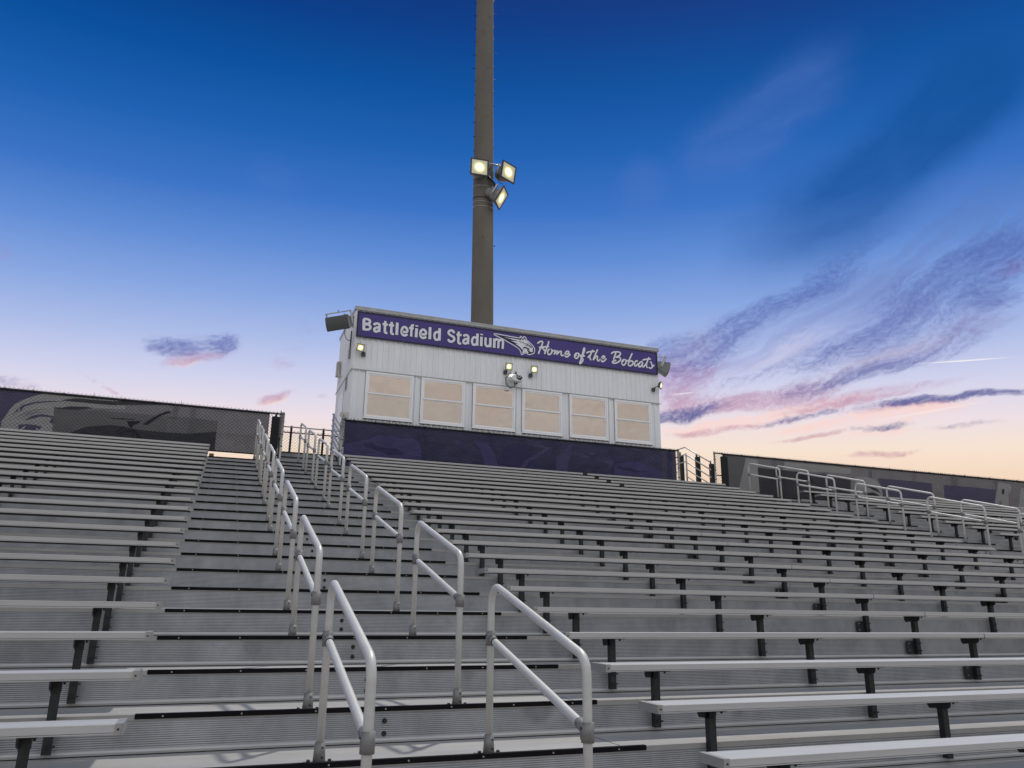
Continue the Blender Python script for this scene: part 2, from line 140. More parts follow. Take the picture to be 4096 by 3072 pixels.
# the dusk gradient by height above the horizon, a little lower on the right where the glow is
elc = mth('SUBTRACT', el, mth('MULTIPLY', smooth(mth('ABSOLUTE', mth('SUBTRACT', az, 20.0)), 10.0, 60.0), -2.5))
elc = mth('SUBTRACT', elc, 0.0)
t = mth('DIVIDE', elc, 60.0, clamp=True)
front = ramp(t, [(0.0, srgb(238, 190, 150)), (6/60, srgb(242, 202, 168)), (8.7/60, srgb(244, 212, 184)), (11.2/60, srgb(246, 226, 208)), (13.2/60, srgb(236, 222, 229)), (15.5/60, srgb(210, 211, 236)),
 (18.5/60, srgb(172, 188, 231)), (21.5/60, srgb(136, 166, 224)), (25/60, srgb(96, 140, 212)), (28.5/60, srgb(58, 114, 196)), (32.5/60, srgb(28, 96, 178)), (36.5/60, srgb(2, 80, 158)), (40.5/60, srgb(0, 60, 136)), (45/60, srgb(2, 42, 112)), (1.0, srgb(4, 34, 96))])
# cloud fields in azimuth / elevation
sky_v = comb(az, el)
nf, ncol = noise(sky_v, 0.16, 4, .6)
vm = N.new('ShaderNodeVectorMath'); vm.operation = 'MULTIPLY_ADD'; Lk.new(ncol, vm.inputs[0]); vm.inputs[1].default_value = (5.0, 1.8, 0); vm.inputs[2].default_value = (-2.5, -0.9, 0)
va = N.new('ShaderNodeVectorMath'); va.operation = 'ADD'; Lk.new(sky_v, va.inputs[0]); Lk.new(vm.outputs[0], va.inputs[1])
warp = va.outputs[0]
groups = {}; prev = None    # each field reads the one before it by a vanishing amount, so the shader evaluates them in turn and stays small
for g, a0, e0, sa, sb, rot, st in DATA['sky']:
    mp = N.new('ShaderNodeMapping'); mp.vector_type = 'TEXTURE'
    mp.inputs['Location'].default_value = (a0, e0, 0); mp.inputs['Rotation'].default_value = (0, 0, R(rot)); mp.inputs['Scale'].default_value = (sa, sb, 1)
    src = sky_v if g in 'W' else warp
    if prev is not None:
        q = N.new('ShaderNodeVectorMath'); q.operation = 'MULTIPLY_ADD'; Lk.new(prev, q.inputs[0]); q.inputs[1].default_value = (1e-7,)*3; Lk.new(src, q.inputs[2]); src = q.outputs[0]
    Lk.new(src, mp.inputs['Vector'])
    ln = N.new('ShaderNodeVectorMath'); ln.operation = 'LENGTH'; Lk.new(mp.outputs[0], ln.inputs[0])
    v = mth('MULTIPLY', smooth(ln.outputs['Value'], 1.0, 0.1), st)
    prev = v
    groups[g] = v if g not in groups else mth('MAXIMUM', groups[g], v) if g == 'W' else mth('ADD', groups[g], v)
def cellnoise(rot, sx, sy, scale, det, dist):
    q = N.new('ShaderNodeMapping'); q.vector_type = 'TEXTURE'; q.inputs['Rotation'].default_value = (0, 0, R(rot)); q.inputs['Scale'].default_value = (sx, sy, 1); Lk.new(warp, q.inputs['Vector'])
    return noise(q.outputs[0], scale, det, .6, dist)[0]
rip = cellnoise(16, 1.7, 1.0, 3.6, 3, .15)
stk = cellnoise(11, 9.0, 1.3, 0.9, 4, .1)
big = cellnoise(20, 4.0, 1.6, .55, 3, .2)
stk3 = cellnoise(26, 10.0, 1.1, 1.1, 5, .1)
tex = mth('ADD', mth('ADD', mth('MULTIPLY', rip, .38), mth('MULTIPLY', stk3, .38)), mth('MULTIPLY', big, .24))
def density(m, lo, hi, k, tex=tex):
    m1 = mth('MINIMUM', m, 1.0)
    return mth('MULTIPLY', smooth(mth('ADD', m1, mth('MULTIPLY', mth('SUBTRACT', tex, .5), k)), lo, hi), smooth(m1, 0.0, .6))
c = front
c = mixc(mth('MULTIPLY', mth('MINIMUM', groups['L'], 0.32), smooth(stk, .3, .7, .6, 1.0)), c, srgb(88, 122, 198))
c = mixc(mth('MULTIPLY', mth('MINIMUM', groups['K'], 0.8), smooth(big, .3, .7, .75, 1.0)), c, srgb(6, 78, 152))
c = mixc(mth('MULTIPLY', density(groups['V'], -.1, 1.9, 3.4, stk3), .78), c, ramp(mth('DIVIDE', el, 36.0, clamp=True), [(0.0, srgb(190, 170, 190)), (.45, srgb(146, 152, 204)), (.7, srgb(88, 122, 188)), (1.0, srgb(44, 96, 170))]))
c = mixc(mth('MULTIPLY', density(groups['H'], .0, 1.4, 3.2), .85), c, ramp(mth('DIVIDE', el, 30.0, clamp=True), [(0.0, srgb(255, 216, 196)), (.45, srgb(250, 214, 206)), (.7, srgb(196, 204, 236))]))
pcol = ramp(mth('DIVIDE', el, 30.0, clamp=True), [(0.0, srgb(210, 164, 162)), (.38, srgb(200, 150, 166)), (.52, srgb(184, 146, 180)), (.9, srgb(130, 120, 180))])
c = mixc(mth('MULTIPLY', density(groups['P'], -.15, 1.7, 3.8), .92), c, pcol)
dcol = ramp(mth('DIVIDE', el, 36.0, clamp=True), [(0.0, srgb(130, 110, 140)), (.33, srgb(88, 86, 142)), (.5, srgb(100, 112, 178)), (.68, srgb(70, 100, 172)), (.85, srgb(34, 84, 156)), (1.0, srgb(20, 76, 150))])
c = mixc(mth('MULTIPLY', density(groups['D'], -.15, 1.7, 4.2), .88), c, dcol)
tex2 = mth('ADD', mth('MULTIPLY', stk, .62), mth('MULTIPLY', rip, .38))
c = mixc(mth('MULTIPLY', density(groups['S'], .0, 1.3, 3.4, tex2), .92), c, dcol)
c = mixc(mth('MULTIPLY', groups['W'], .9), c, srgb(250, 244, 240))
# the half of the sky behind the camera: unseen pale cloud made up to light the stand and colour the panes
bn, _ = noise(comb(mth('MULTIPLY', az, .4), el), 0.42, 4, .55)
back = ramp(mth('DIVIDE', el, 90.0, clamp=True), [(0.0, (.60, .54, .49, 1)), (.13, (.40, .37, .33, 1)), (.165, (.46, .39, .34, 1)), (.19, (.53, .44, .375, 1)), (.225, (.58, .50, .44, 1)), (.29, (1.10, 1.18, 1.34, 1)), (.6, (1.06, 1.18, 1.40, 1)), (1.0, (.46, .53, .66, 1))])
back = mixc(smooth(bn, .38, .62, 0.0, .62), back, (.52, .47, .43, 1))
c = mixc(smooth(sp.outputs[1], 0.12, -0.35), c, back)
high = smooth(el, 50.0, 72.0)
c = mixc(mth('MULTIPLY', high, .8), c, (.46, .51, .58, 1))
below = smooth(el, 0.0, -4.0)
c = mixc(below, c, srgb(110, 104, 98))
sk = N.new('ShaderNodeTexSky'); sk.sky_type = 'NISHITA'; sk.sun_disc = False; sk.sun_elevation = SUN_EL; sk.sun_rotation = SUN_AZ
c = mixc(0.0015, c, sk.outputs[0])
bg = N.new('ShaderNodeBackground'); Lk.new(c, bg.inputs[0]); bg.inputs[1].default_value = 1.0
wo = N.new('ShaderNodeOutputWorld'); Lk.new(bg.outputs[0], wo.inputs[0])
world.cycles.sampling_method = 'MANUAL'; world.cycles.sample_map_resolution = 512

# ------------------------------------------------------------------ materials
MATS = {}
def mat(name, col, rough=.5, metal=0.0, var=0.0, vscale=3.0, vstretch=(1, 1, 1), bump=0.0, bscale=60.0, groove=None, spec=.5, emis=None, trans=0.0, transl=0.0, stain=0.0, dirt_col=None):
    m = bpy.data.materials.new(name); m.use_nodes = True; t_ = m.node_tree; n = t_.nodes; l = t_.links
    b = n['Principled BSDF']; col = tuple(col) if len(col) == 4 else (*col, 1)
    b.inputs['Base Color'].default_value = col; b.inputs['Roughness'].default_value = rough; b.inputs['Metallic'].default_value = metal
    b.inputs['Specular IOR Level'].default_value = spec
    tcn = n.new('ShaderNodeTexCoord'); src = tcn.outputs['Object']
    geo = n.new('ShaderNodeNewGeometry')
    colsock = None
    if var or stain:
        mp = n.new('ShaderNodeMapping'); mp.inputs['Scale'].default_value = vstretch; l.new(geo.outputs['Position'], mp.inputs[0])
        nz = n.new('ShaderNodeTexNoise'); nz.inputs['Scale'].default_value = vscale; nz.inputs['Detail'].default_value = 6; nz.inputs['Roughness'].default_value = .62; l.new(mp.outputs[0], nz.inputs['Vector'])
        mr_ = n.new('ShaderNodeMapRange'); l.new(nz.outputs['Fac'], mr_.inputs[0]); mr_.inputs[1].default_value = .3; mr_.inputs[2].default_value = .7
        mr_.inputs[3].default_value = 1-var; mr_.inputs[4].default_value = 1+var
        mx = n.new('ShaderNodeMix'); mx.data_type = 'RGBA'; mx.blend_type = 'MULTIPLY'; mx.inputs[0].default_value = 1; mx.inputs[6].default_value = col; l.new(mr_.outputs[0], mx.inputs[7])
        colsock = mx.outputs[2]
        if stain:
            nz2 = n.new('ShaderNodeTexNoise'); nz2.inputs['Scale'].default_value = 1.7; nz2.inputs['Detail'].default_value = 8; nz2.inputs['Roughness'].default_value = .7; l.new(geo.outputs['Position'], nz2.inputs['Vector'])
            m2 = n.new('ShaderNodeMapRange'); l.new(nz2.outputs['Fac'], m2.inputs[0]); m2.inputs[1].default_value = .54; m2.inputs[2].default_value = .74; m2.inputs[3].default_value = 0; m2.inputs[4].default_value = stain
            mx2 = n.new('ShaderNodeMix'); mx2.data_type = 'RGBA'; l.new(m2.outputs[0], mx2.inputs[0]); l.new(colsock, mx2.inputs[6]); mx2.inputs[7].default_value = dirt_col or tuple(x*.55 for x in col[:3])+(1,)
            colsock = mx2.outputs[2]
    if name == 'riser_aluminium':      # a dried spill on one riser beside the right handrail
        for (sx_, sy_, sz_, sr_) in ((1.665, .72, .185, .155), (1.35, 1.44, .36, .07), (2.45, 2.16, .52, .12), (4.1, 2.88, .75, .16), (-.3, 2.16, .55, .1), (3.4, .72, .12, .09)):
            vd = n.new('ShaderNodeVectorMath'); vd.operation = 'DISTANCE'; l.new(geo.outputs['Position'], vd.inputs[0]); vd.inputs[1].default_value = (sx_, sy_, sz_)
            md = n.new('ShaderNodeMapRange'); md.interpolation_type = 'SMOOTHSTEP'; l.new(vd.outputs['Value'], md.inputs[0]); md.inputs[1].default_value = sr_; md.inputs[2].default_value = sr_*.55; md.inputs[3].default_value = 0; md.inputs[4].default_value = .40 if sx_ == 1.665 else .22
            mz = n.new('ShaderNodeMix'); mz.data_type = 'RGBA'; mz.blend_type = 'MULTIPLY'; l.new(md.outputs[0], mz.inputs[0]); l.new(colsock, mz.inputs[6]); mz.inputs[7].default_value = (.25, .25, .26, 1); colsock = mz.outputs[2]
    hs = None
    if groove:
        axis, period, depth = groove
        s_ = n.new('ShaderNodeSeparateXYZ'); l.new(geo.outputs['Position'], s_.inputs[0])
        w = n.new('ShaderNodeMath'); w.operation = 'MULTIPLY'; l.new(s_.outputs[axis], w.inputs[0]); w.inputs[1].default_value = 2*math.pi/period
        sn = n.new('ShaderNodeMath'); sn.operation = 'SINE'; l.new(w.outputs[0], sn.inputs[0]); hs = sn.outputs[0]
        bp = n.new('ShaderNodeBump'); bp.inputs['Strength'].default_value = 1.0; bp.inputs['Distance'].default_value = depth; l.new(hs, bp.inputs['Height']); l.new(bp.outputs[0], b.inputs['Normal'])
        # groove shade painted into the colour, with some grime: valleys darker
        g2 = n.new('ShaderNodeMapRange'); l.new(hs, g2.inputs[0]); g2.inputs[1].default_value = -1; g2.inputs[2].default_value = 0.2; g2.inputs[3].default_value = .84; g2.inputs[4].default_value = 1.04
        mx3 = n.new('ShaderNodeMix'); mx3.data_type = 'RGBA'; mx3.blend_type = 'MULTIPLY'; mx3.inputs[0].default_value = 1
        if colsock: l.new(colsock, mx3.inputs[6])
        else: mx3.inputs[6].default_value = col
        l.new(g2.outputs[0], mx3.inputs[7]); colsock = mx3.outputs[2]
    elif bump:
        nb = n.new('ShaderNodeTexNoise'); nb.inputs['Scale'].default_value = bscale; nb.inputs['Detail'].default_value = 4; l.new(geo.outputs['Position'], nb.inputs['Vector'])
        bp = n.new('ShaderNodeBump'); bp.inputs['Strength'].default_value = bump; bp.inputs['Distance'].default_value = .01; l.new(nb.outputs['Fac'], bp.inputs['Height']); l.new(bp.outputs[0], b.inputs['Normal'])
    if colsock: l.new(colsock, b.inputs['Base Color'])
    if emis: b.inputs['Emission Color'].default_value = (*emis[0], 1); b.inputs['Emission Strength'].default_value = emis[1]
    if trans or transl:
        out = n['Material Output']; cur = b.outputs[0]
        if transl:
            tl = n.new('ShaderNodeBsdfTranslucent'); tl.inputs[0].default_value = tuple(min(1, x*2.2) for x in col[:3])+(1,)
            ms = n.new('ShaderNodeMixShader'); ms.inputs[0].default_value = transl; l.new(cur, ms.inputs[1]); l.new(tl.outputs[0], ms.inputs[2]); cur = ms.outputs[0]
        if trans:
            tr = n.new('ShaderNodeBsdfTransparent'); ms = n.new('ShaderNodeMixShader'); ms.inputs[0].default_value = trans; l.new(cur, ms.inputs[1]); l.new(tr.outputs[0], ms.inputs[2]); cur = ms.outputs[0]
        l.new(cur, out.inputs[0])
    MATS[name] = m; return m
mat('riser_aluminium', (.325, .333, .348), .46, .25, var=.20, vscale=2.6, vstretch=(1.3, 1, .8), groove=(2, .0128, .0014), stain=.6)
mat('tread_aluminium', (.36, .355, .345), .55, .1, var=.12, vscale=2.0, vstretch=(.7, 3, 1), stain=.45)
mat('bench_aluminium', (.47, .47, .468), .42, .15, var=.07, vscale=3.0, vstretch=(.4, 4, 4), stain=.12)
mat('bench_lip_highlight', (.62, .62, .61), .35, .2)  # paler aluminium: the sunlit glint along the front edge, put into the colour
mat('bench_underside_shade', (.035, .03, .026), .6, .2)  # same aluminium with the shade beneath the bench painted in
mat('bench_flute_shade', (.075, .07, .065), .5, .2)  # shade inside the flutes, painted as a darker aluminium
mat('cap_aluminium', (.36, .36, .35), .4, .4, var=.1, vscale=14)
mat('black_nosing', (.004, .004, .006), .7, spec=.15, var=.3, vscale=9)
mat('screw_steel', (.42, .42, .40), .35, .8)
mat('bolt_black', (.012, .012, .013), .5)
mat('seam_dark', (.02, .02, .02), .8)
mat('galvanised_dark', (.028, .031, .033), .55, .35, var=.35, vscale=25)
mat('rail_aluminium', (.56, .555, .53), .45, .12, var=.06, vscale=6, vstretch=(1, 1, 3), stain=.3, dirt_col=(.33, .31, .24, 1))
mat('fitting_grey', (.22, .215, .205), .55, .3, var=.15, vscale=30)
mat('rail_steel', (.45, .46, .45), .4, .4, var=.15, vscale=9)
mat('fence_wire', (.02, .02, .024), .5, .2)
mat('fence_pipe', (.035, .036, .042), .5, .2)
mat('pad_green', (.012, .017, .015), .7, var=.2, vscale=12, bump=.3, bscale=40)
mat('white_siding', (.85, .865, .88), .45, .0, var=.05, vscale=2.4, vstretch=(1, 1, .16), stain=.16)
mat('white_trim', (.93, .94, .95), .4)
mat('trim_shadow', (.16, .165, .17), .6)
mat('roof_flashing', (.40, .41, .40), .45, .2, var=.15, vscale=5)
mat('pole_concrete', (.150, .138, .112), .8, var=.16, vscale=1.1, vstretch=(1, 1, .25), bump=.5, bscale=30, stain=.4)
mat('sign_violet', (.055, .034, .22), .35, var=.05, vscale=2)
mat('sign_border', (.008, .009, .03), .5)
mat('sign_shadow', (.012, .010, .05), .5)
mat('sign_white', (.80, .81, .87), .5)
mat('speaker_grey', (.20, .21, .21), .5, .05)
mat('speaker_grille', (.10, .105, .10), .7, bump=.8, bscale=300)
mat('bracket_white', (.50, .51, .50), .45)
mat('lamp_frame', (.035, .034, .032), .5)
mat('lamp_housing', (.20, .195, .18), .55, .1, var=.3, vscale=9, stain=.5)
mat('lamp_box', (.075, .08, .08), .6, var=.3, vscale=30)
mat('lamp_bezel', (.45, .45, .43), .4)
mat('camera_white', (.78, .78, .78), .35)
mat('black_plastic', (.01, .01, .012), .35)
mat('conduit_grey', (.30, .30, .29), .5)
mat('beige_plastic', (.55, .53, .47), .5)
mat('rust_brown', (.20, .12, .06), .8, var=.3, vscale=10)
mat('ground_concrete', (.26, .25, .24), .9, var=.18, vscale=.6, stain=.4)
mat('deck_edge', (.07, .065, .06), .7)
cloth = dict(purple_cloth=(.13, .12, .21), pale_cloth=(.50, .505, .49), white_cloth=(.55, .55, .56), grey_cloth=(.25, .25, .27), smoke_cloth=(.21, .21, .212),
             dark_cloth=(.070, .072, .085), ink_cloth=(.040, .040, .050), violet_cloth=(.115, .098, .26), indigo_cloth=(.066, .060, .16), plum_cloth=(.07, .062, .165), mauve_cloth=(.13, .11, .25))
for k_, v_ in cloth.items(): mat(k_, v_, .85, var=.30 if k_ in ('violet_cloth', 'indigo_cloth', 'plum_cloth', 'dark_cloth', 'mauve_cloth') else .12, vscale=5.5, vstretch=(1, 1, 4), trans=.09, transl=.16)
mat('navy_cloth', (.066, .066, .150), .85, var=.35, vscale=3, vstretch=(1, 1, 3), trans=.13, transl=.1)
mat('base_cloth', (.26, .255, .265), .85, var=.12, vscale=4, trans=.13, transl=.2)
# window glass: reflective tinted film that mirrors the pale sky in front of the box
m = mat('film_glass', (.60, .56, .53), .04, .92); m.node_tree.nodes['Principled BSDF'].inputs['Base Color'].default_value = (.82, .78, .755, 1)
gn_ = m.node_tree.nodes; gl_ = m.node_tree.links; gg = gn_.new('ShaderNodeNewGeometry'); gz = gn_.new('ShaderNodeTexNoise'); gz.inputs['Scale'].default_value = 1.1; gz.inputs['Detail'].default_value = 2; gl_.new(gg.outputs['Position'], gz.inputs['Vector'])
gb = gn_.new('ShaderNodeBump'); gb.inputs['Strength'].default_value = 1; gb.inputs['Distance'].default_value = .018; gl_.new(gz.outputs['Fac'], gb.inputs['Height']); gl_.new(gb.outputs[0], gn_['Principled BSDF'].inputs['Normal'])
def glow(name, core, edge, s_core, s_edge, rad):
    m = bpy.data.materials.new(name); m.use_nodes = True; t_ = m.node_tree; n = t_.nodes; l = t_.links; b = n['Principled BSDF']
    b.inputs['Base Color'].default_value = (.4, .4, .36, 1); b.inputs['Roughness'].default_value = .3
    tcn = n.new('ShaderNodeTexCoord'); ln = n.new('ShaderNodeVectorMath'); ln.operation = 'LENGTH'; l.new(tcn.outputs['Object'], ln.inputs[0])
    mr_ = n.new('ShaderNodeMapRange'); mr_.interpolation_type = 'SMOOTHERSTEP'; l.new(ln.outputs['Value'], mr_.inputs[0]); mr_.inputs[1].default_value = rad*.12; mr_.inputs[2].default_value = rad; mr_.inputs[3].default_value = 0; mr_.inputs[4].default_value = 1
    cr_ = n.new('ShaderNodeValToRGB'); e = cr_.color_ramp.elements; e[0].color = (*[x*s_core for x in core], 1); e[1].color = (*[x*s_edge for x in edge], 1); k = e.new(.38); k.color = (.95, .84, .34, 1); k = e.new(.66); k.color = (.50, .43, .12, 1)
    l.new(mr_.outputs[0], cr_.inputs[0]); l.new(cr_.outputs[0], b.inputs['Emission Color']); b.inputs['Emission Strength'].default_value = 1.0
    MATS[name] = m
glow('lamp_glow_large', (1, .97, .85), (.22, .21, .15), 1.6, 1.0, .32)
glow('lamp_glow_small', (1, .97, .85), (.34, .31, .12), 1.6, 1.0, .12)

# ------------------------------------------------------------------ mesh builder
class MB:
    def __init__(s): s.v = []; s.f = []; s.m = []; s.sm = []; s.mats = []
    def mi(s, name):
        if name not in s.mats: s.mats.append(name)
        return s.mats.index(name)
    def face(s, idx, mat_, smooth_=False): s.f.append(idx); s.m.append(s.mi(mat_)); s.sm.append(smooth_)
    def box(s, x0, x1, y0, y1, z0, z1, mat_, skip=()):
        b = len(s.v); s.v += [(x0,y0,z0),(x1,y0,z0),(x1,y1,z0),(x0,y1,z0),(x0,y0,z1),(x1,y0,z1),(x1,y1,z1),(x0,y1,z1)]
        for k, q in (('b',(3,2,1,0)),('t',(4,5,6,7)),('f',(0,1,5,4)),('r',(1,2,6,5)),('k',(2,3,7,6)),('l',(3,0,4,7))):
            if k not in skip: s.face([b+i for i in q], mat_)
    def obox(s, c, ax, ay, az_, mat_):   # oriented box, half vectors
        c, ax, ay, az_ = map(Vector, (c, ax, ay, az_)); b = len(s.v)
        for k in (-1, 1):
            for i, j in ((-1,-1),(1,-1),(1,1),(-1,1)): s.v.append(tuple(c+ax*i+ay*j+az_*k))
        for q in ((3,2,1,0),(4,5,6,7),(0,1,5,4),(1,2,6,5),(2,3,7,6),(3,0,4,7)): s.face([b+i for i in q], mat_)
    def tube(s, pts, r, mat_, n=10, caps=True, smooth_=True):
        pts = [Vector(p) for p in pts]; rs = r if isinstance(r, (list, tuple)) else [r]*len(pts)
        tang = []
        for i in range(len(pts)):
            a = (pts[i]-pts[i-1]).normalized() if i else None; b_ = (pts[i+1]-pts[i]).normalized() if i < len(pts)-1 else None
            tang.append(((a or b_)+(b_ or a)).normalized())
        up = Vector((0,0,1)) if abs(tang[0].z) < .9 else Vector((1,0,0))
        x = tang[0].cross(up).normalized(); base = len(s.v)
        for i, p in enumerate(pts):
            x = (x - tang[i]*x.dot(tang[i])).normalized(); y = tang[i].cross(x)
            for k in range(n):
                a = 2*math.pi*k/n; s.v.append(tuple(p+(x*math.cos(a)+y*math.sin(a))*rs[i]))
        for i in range(len(pts)-1):
            for k in range(n):
                k2 = (k+1) % n; s.face([base+i*n+k, base+(i+1)*n+k, base+(i+1)*n+k2, base+i*n+k2][::-1], mat_, smooth_)
        if caps:
            s.face([base+k for k in range(n)][::-1][::-1], mat_); s.face([base+(len(pts)-1)*n+k for k in range(n)][::-1], mat_)
    def poly(s, pts, y, mat_, thick=0):   # polygon in an x-z plane facing -y
        b = len(s.v); s.v += [(p[0], y, p[1]) for p in pts]
        area = sum(pts[i][0]*pts[(i+1) % len(pts)][1]-pts[(i+1) % len(pts)][0]*pts[i][1] for i in range(len(pts)))
        idx = list(range(b, b+len(pts)))
        s.face(idx if area > 0 else idx[::-1], mat_)
    def prism(s, prof, x0, x1, mat_):     # profile in y-z extruded along x
        n = len(prof); b = len(s.v); s.v += [(x0, p[0], p[1]) for p in prof]+[(x1, p[0], p[1]) for p in prof]
        for i in range(n): j = (i+1) % n; s.face([b+i, b+j, b+n+j, b+n+i], mat_)
        s.face([b+i for i in range(n)][::-1], mat_); s.face([b+n+i for i in range(n)], mat_)
    def ribbon(s, pts, w, y, mat_, tip=.72, ext=0.0):       # flat stroke with round-ish ends in an x-z plane
        P = [Vector((p[0], 0, p[1])) for p in pts]
        if ext: P[0] = P[0]+(P[0]-P[1]).normalized()*ext; P[-1] = P[-1]+(P[-1]-P[-2]).normalized()*ext
        # resample with Catmull-Rom
        Q = []
        for i in range(len(P)-1):
            p0, p1, p2, p3 = P[max(i-1,0)], P[i], P[i+1], P[min(i+2,len(P)-1)]
            for k in range(4):
                t_ = k/4; Q.append(.5*((2*p1)+(p2-p0)*t_+(2*p0-5*p1+4*p2-p3)*t_*t_+(3*p1-p0-3*p2+p3)*t_**3))
        Q.append(P[-1]); n = len(Q); b = len(s.v)
        for i, q in enumerate(Q):
            d = (Q[min(i+1,n-1)]-Q[max(i-1,0)]).normalized(); nn = Vector((-d.z, 0, d.x)); ww = w*(tip if i in (0, n-1) else 1)/2
            for sg in (1, -1): s.v.append((q.x+nn.x*ww*sg, y, q.z+nn.z*ww*sg))
        for i in range(n-1): s.face([b+2*i, b+2*i+1, b+2*i+3, b+2*i+2], mat_)
    def build(s, name, parent=None, loc=None, merge=False):
        me = bpy.data.meshes.new(name); me.from_pydata(s.v, [], s.f); me.update()
        for k in s.mats: me.materials.append(MATS[k])
        me.polygons.foreach_set('material_index', s.m); me.polygons.foreach_set('use_smooth', s.sm)
        o = bpy.data.objects.new(name, me); COL.objects.link(o)
        if parent: o.parent = parent
        if loc is not None: o.location = loc
        return o
def fix_normals(o):
    bm = bmesh.new(); bm.from_mesh(o.data); bmesh.ops.recalc_face_normals(bm, faces=bm.faces); bm.to_mesh(o.data); bm.free(); return o
def tag(o, label=None, cat=None, group=None, kind=None):
    if label: o['label'] = label
    if cat: o['category'] = cat
    if group: o['group'] = group
    if kind: o['kind'] = kind
    return o
def thing(name, label, cat, loc=(0,0,0), group=None):
    o = bpy.data.objects.new(name, None); COL.objects.link(o); o.location = loc; o.empty_display_size = .2
    return tag(o, label, cat, group)
def cp(o, parent=None, loc=None):
    c_ = o.copy(); COL.objects.link(c_)
    if parent: c_.parent = parent
    if loc is not None: c_.location = loc
    return c_
def copy_tree(o, parent=None):
    c_ = cp(o, parent)
    for ch in [x for x in KIDS.get(o.name, [])]: copy_tree(ch, c_)
    return c_
KIDS = {}
def note(o):
    if o.parent: KIDS.setdefault(o.parent.name, []).append(o)
    return o
ORD = ['', 'first', 'second', 'third', 'fourth', 'fifth', 'sixth', 'seventh', 'eighth', 'ninth', 'tenth', 'eleventh', 'twelfth', 'thirteenth', 'fourteenth', 'fifteenth', 'sixteenth', 'seventeenth', 'eighteenth', 'nineteenth', 'twentieth', 'twenty-first', 'twenty-second', 'twenty-third']

# ------------------------------------------------------------------ dimensions
S, T = .72, .2073           # tread depth, rise
X0, X1 = -16.0, 36.0
KLO, KTOP = -4, 21
LA = (-1.042, 2.144); RA = (13.78, 16.70)       # stair lanes
YF = 15.50                                      # line of the fences at the top
ZT = KTOP*T
GZ = -4*T-.025

# ------------------------------------------------------------------ ground
g = MB(); g.box(-2500, 2500, -2500, 2500, GZ-.5, GZ, 'ground_concrete')
tag(g.build('ground'), kind='structure')

# ------------------------------------------------------------------ grandstand
stand = thing('grandstand', 'stepped silver aluminium grandstand with ribbed risers and two stairways', 'grandstand')
for k in range(KLO+1, KTOP+1):
    y0 = k*S; y1 = (k+1)*S if k < KTOP else YF+.05; z = k*T
    b = MB(); b.box(X0, X1, y0+.046, y1-.001, z-.06, z-.022, 'tread_aluminium')
    b.box(X0, X1, y0, y0+.040, z-.034, z, 'tread_aluminium')           # rounded front lip, a hair proud
    for sx in [x_ for x_ in (-12.3, -5.05, 2.06, 9.32, 16.6, 23.9, 31.1)]:
        sx += ((k*7) % 3-1)*.02
        b.box(sx, sx+.005, y0+.047, y1-.002, z-.024, z-.0205, 'seam_dark')
    tread = b.build('tread', stand)
    r = MB(); zb = (k-1)*T-.022
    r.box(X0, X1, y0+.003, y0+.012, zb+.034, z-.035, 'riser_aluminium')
    prof = [(y0+.004, zb+.036), (y0-.008, zb+.031), (y0-.012, zb+.020), (y0-.009, zb+.007), (y0+.004, zb+.003)]
    r.prism(prof, X0, X1, 'bench_aluminium')
    r.box(X0, X1, y0+.016, y0+.02, zb-.03, zb+.034, 'seam_dark')
    for bx in [LA[0]+1.568+j*2.13 for j in range(-6, 16)]:
        if not (LA[0] < bx < LA[1] or RA[0] < bx < RA[1]): continue
        for bz in (.062, .142):
            r.tube([(bx, y0+.003, zb+bz), (bx, y0-.004, zb+bz)], .017, 'bolt_black', 10)
            r.tube([(bx, y0-.004, zb+bz), (bx, y0-.011, zb+bz)], .009, 'galvanised_dark', 6)
    riser = r.build('riser', tread)
    for (xa, xb) in (LA, RA):
        n_ = MB(); xe = xb if k <= KTOP-1 else (xb if xa > 5 else xb)
        n_.box(xa, xe, y0-.006, y0+.030, z-.026, z+.004, 'black_nosing')
        x = xa+.16
        while x < xe-.05:
            n_.tube([(x, y0-.006, z-.011), (x, y0-.0085, z-.011)], .0058, 'screw_steel', 8); x += .47
        n_.build('nosing_strip', tread)
    if k % 5 == 0:
        pass
# upper steps and landing reached through the gaps in the top fence
for xa, xb in ((.66, 2.10), (12.40, 13.72)):
    for j, (yy, dz) in enumerate(((YF+.01, .20), (YF+.42, .40))):
        b = MB(); zz = ZT+dz
        y1 = yy+.42 if j == 0 else 19.4
        b.box(xa, xb, yy+.05, y1-.002, zz-.06, zz-.01, 'tread_aluminium'); b.box(xa, xb, yy, yy+.045, zz-.034, zz, 'tread_aluminium')
        b.box(xa, xb, yy+.006, yy+.014, zz-.20+.01, zz-.04, 'riser_aluminium')
        st = b.build('upper_step', stand)
        n_ = MB(); n_.box(xa, xb, yy-.006, yy+.028, zz-.024, zz+.004, 'black_nosing'); n_.build('nosing_strip', st)
b = MB(); b.box(2.11, 12.39, 15.95, 19.9, ZT+.28, ZT+.395, 'deck_edge'); b.box(.66, 13.72, 19.41, 19.9, ZT+.28, ZT+.39, 'deck_edge'); b.build('landing_deck', stand)
fr = MB()
for x in [X0+.6+i*4.26 for i in range(13)]:
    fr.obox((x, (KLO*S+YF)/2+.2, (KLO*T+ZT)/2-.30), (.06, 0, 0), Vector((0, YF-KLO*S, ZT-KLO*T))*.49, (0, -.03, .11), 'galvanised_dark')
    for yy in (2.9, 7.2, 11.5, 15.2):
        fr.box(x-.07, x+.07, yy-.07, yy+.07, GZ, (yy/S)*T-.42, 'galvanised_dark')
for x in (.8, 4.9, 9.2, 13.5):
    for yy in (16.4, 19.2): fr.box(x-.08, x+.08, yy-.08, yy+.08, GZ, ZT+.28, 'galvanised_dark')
fr.build('support_frame', stand)

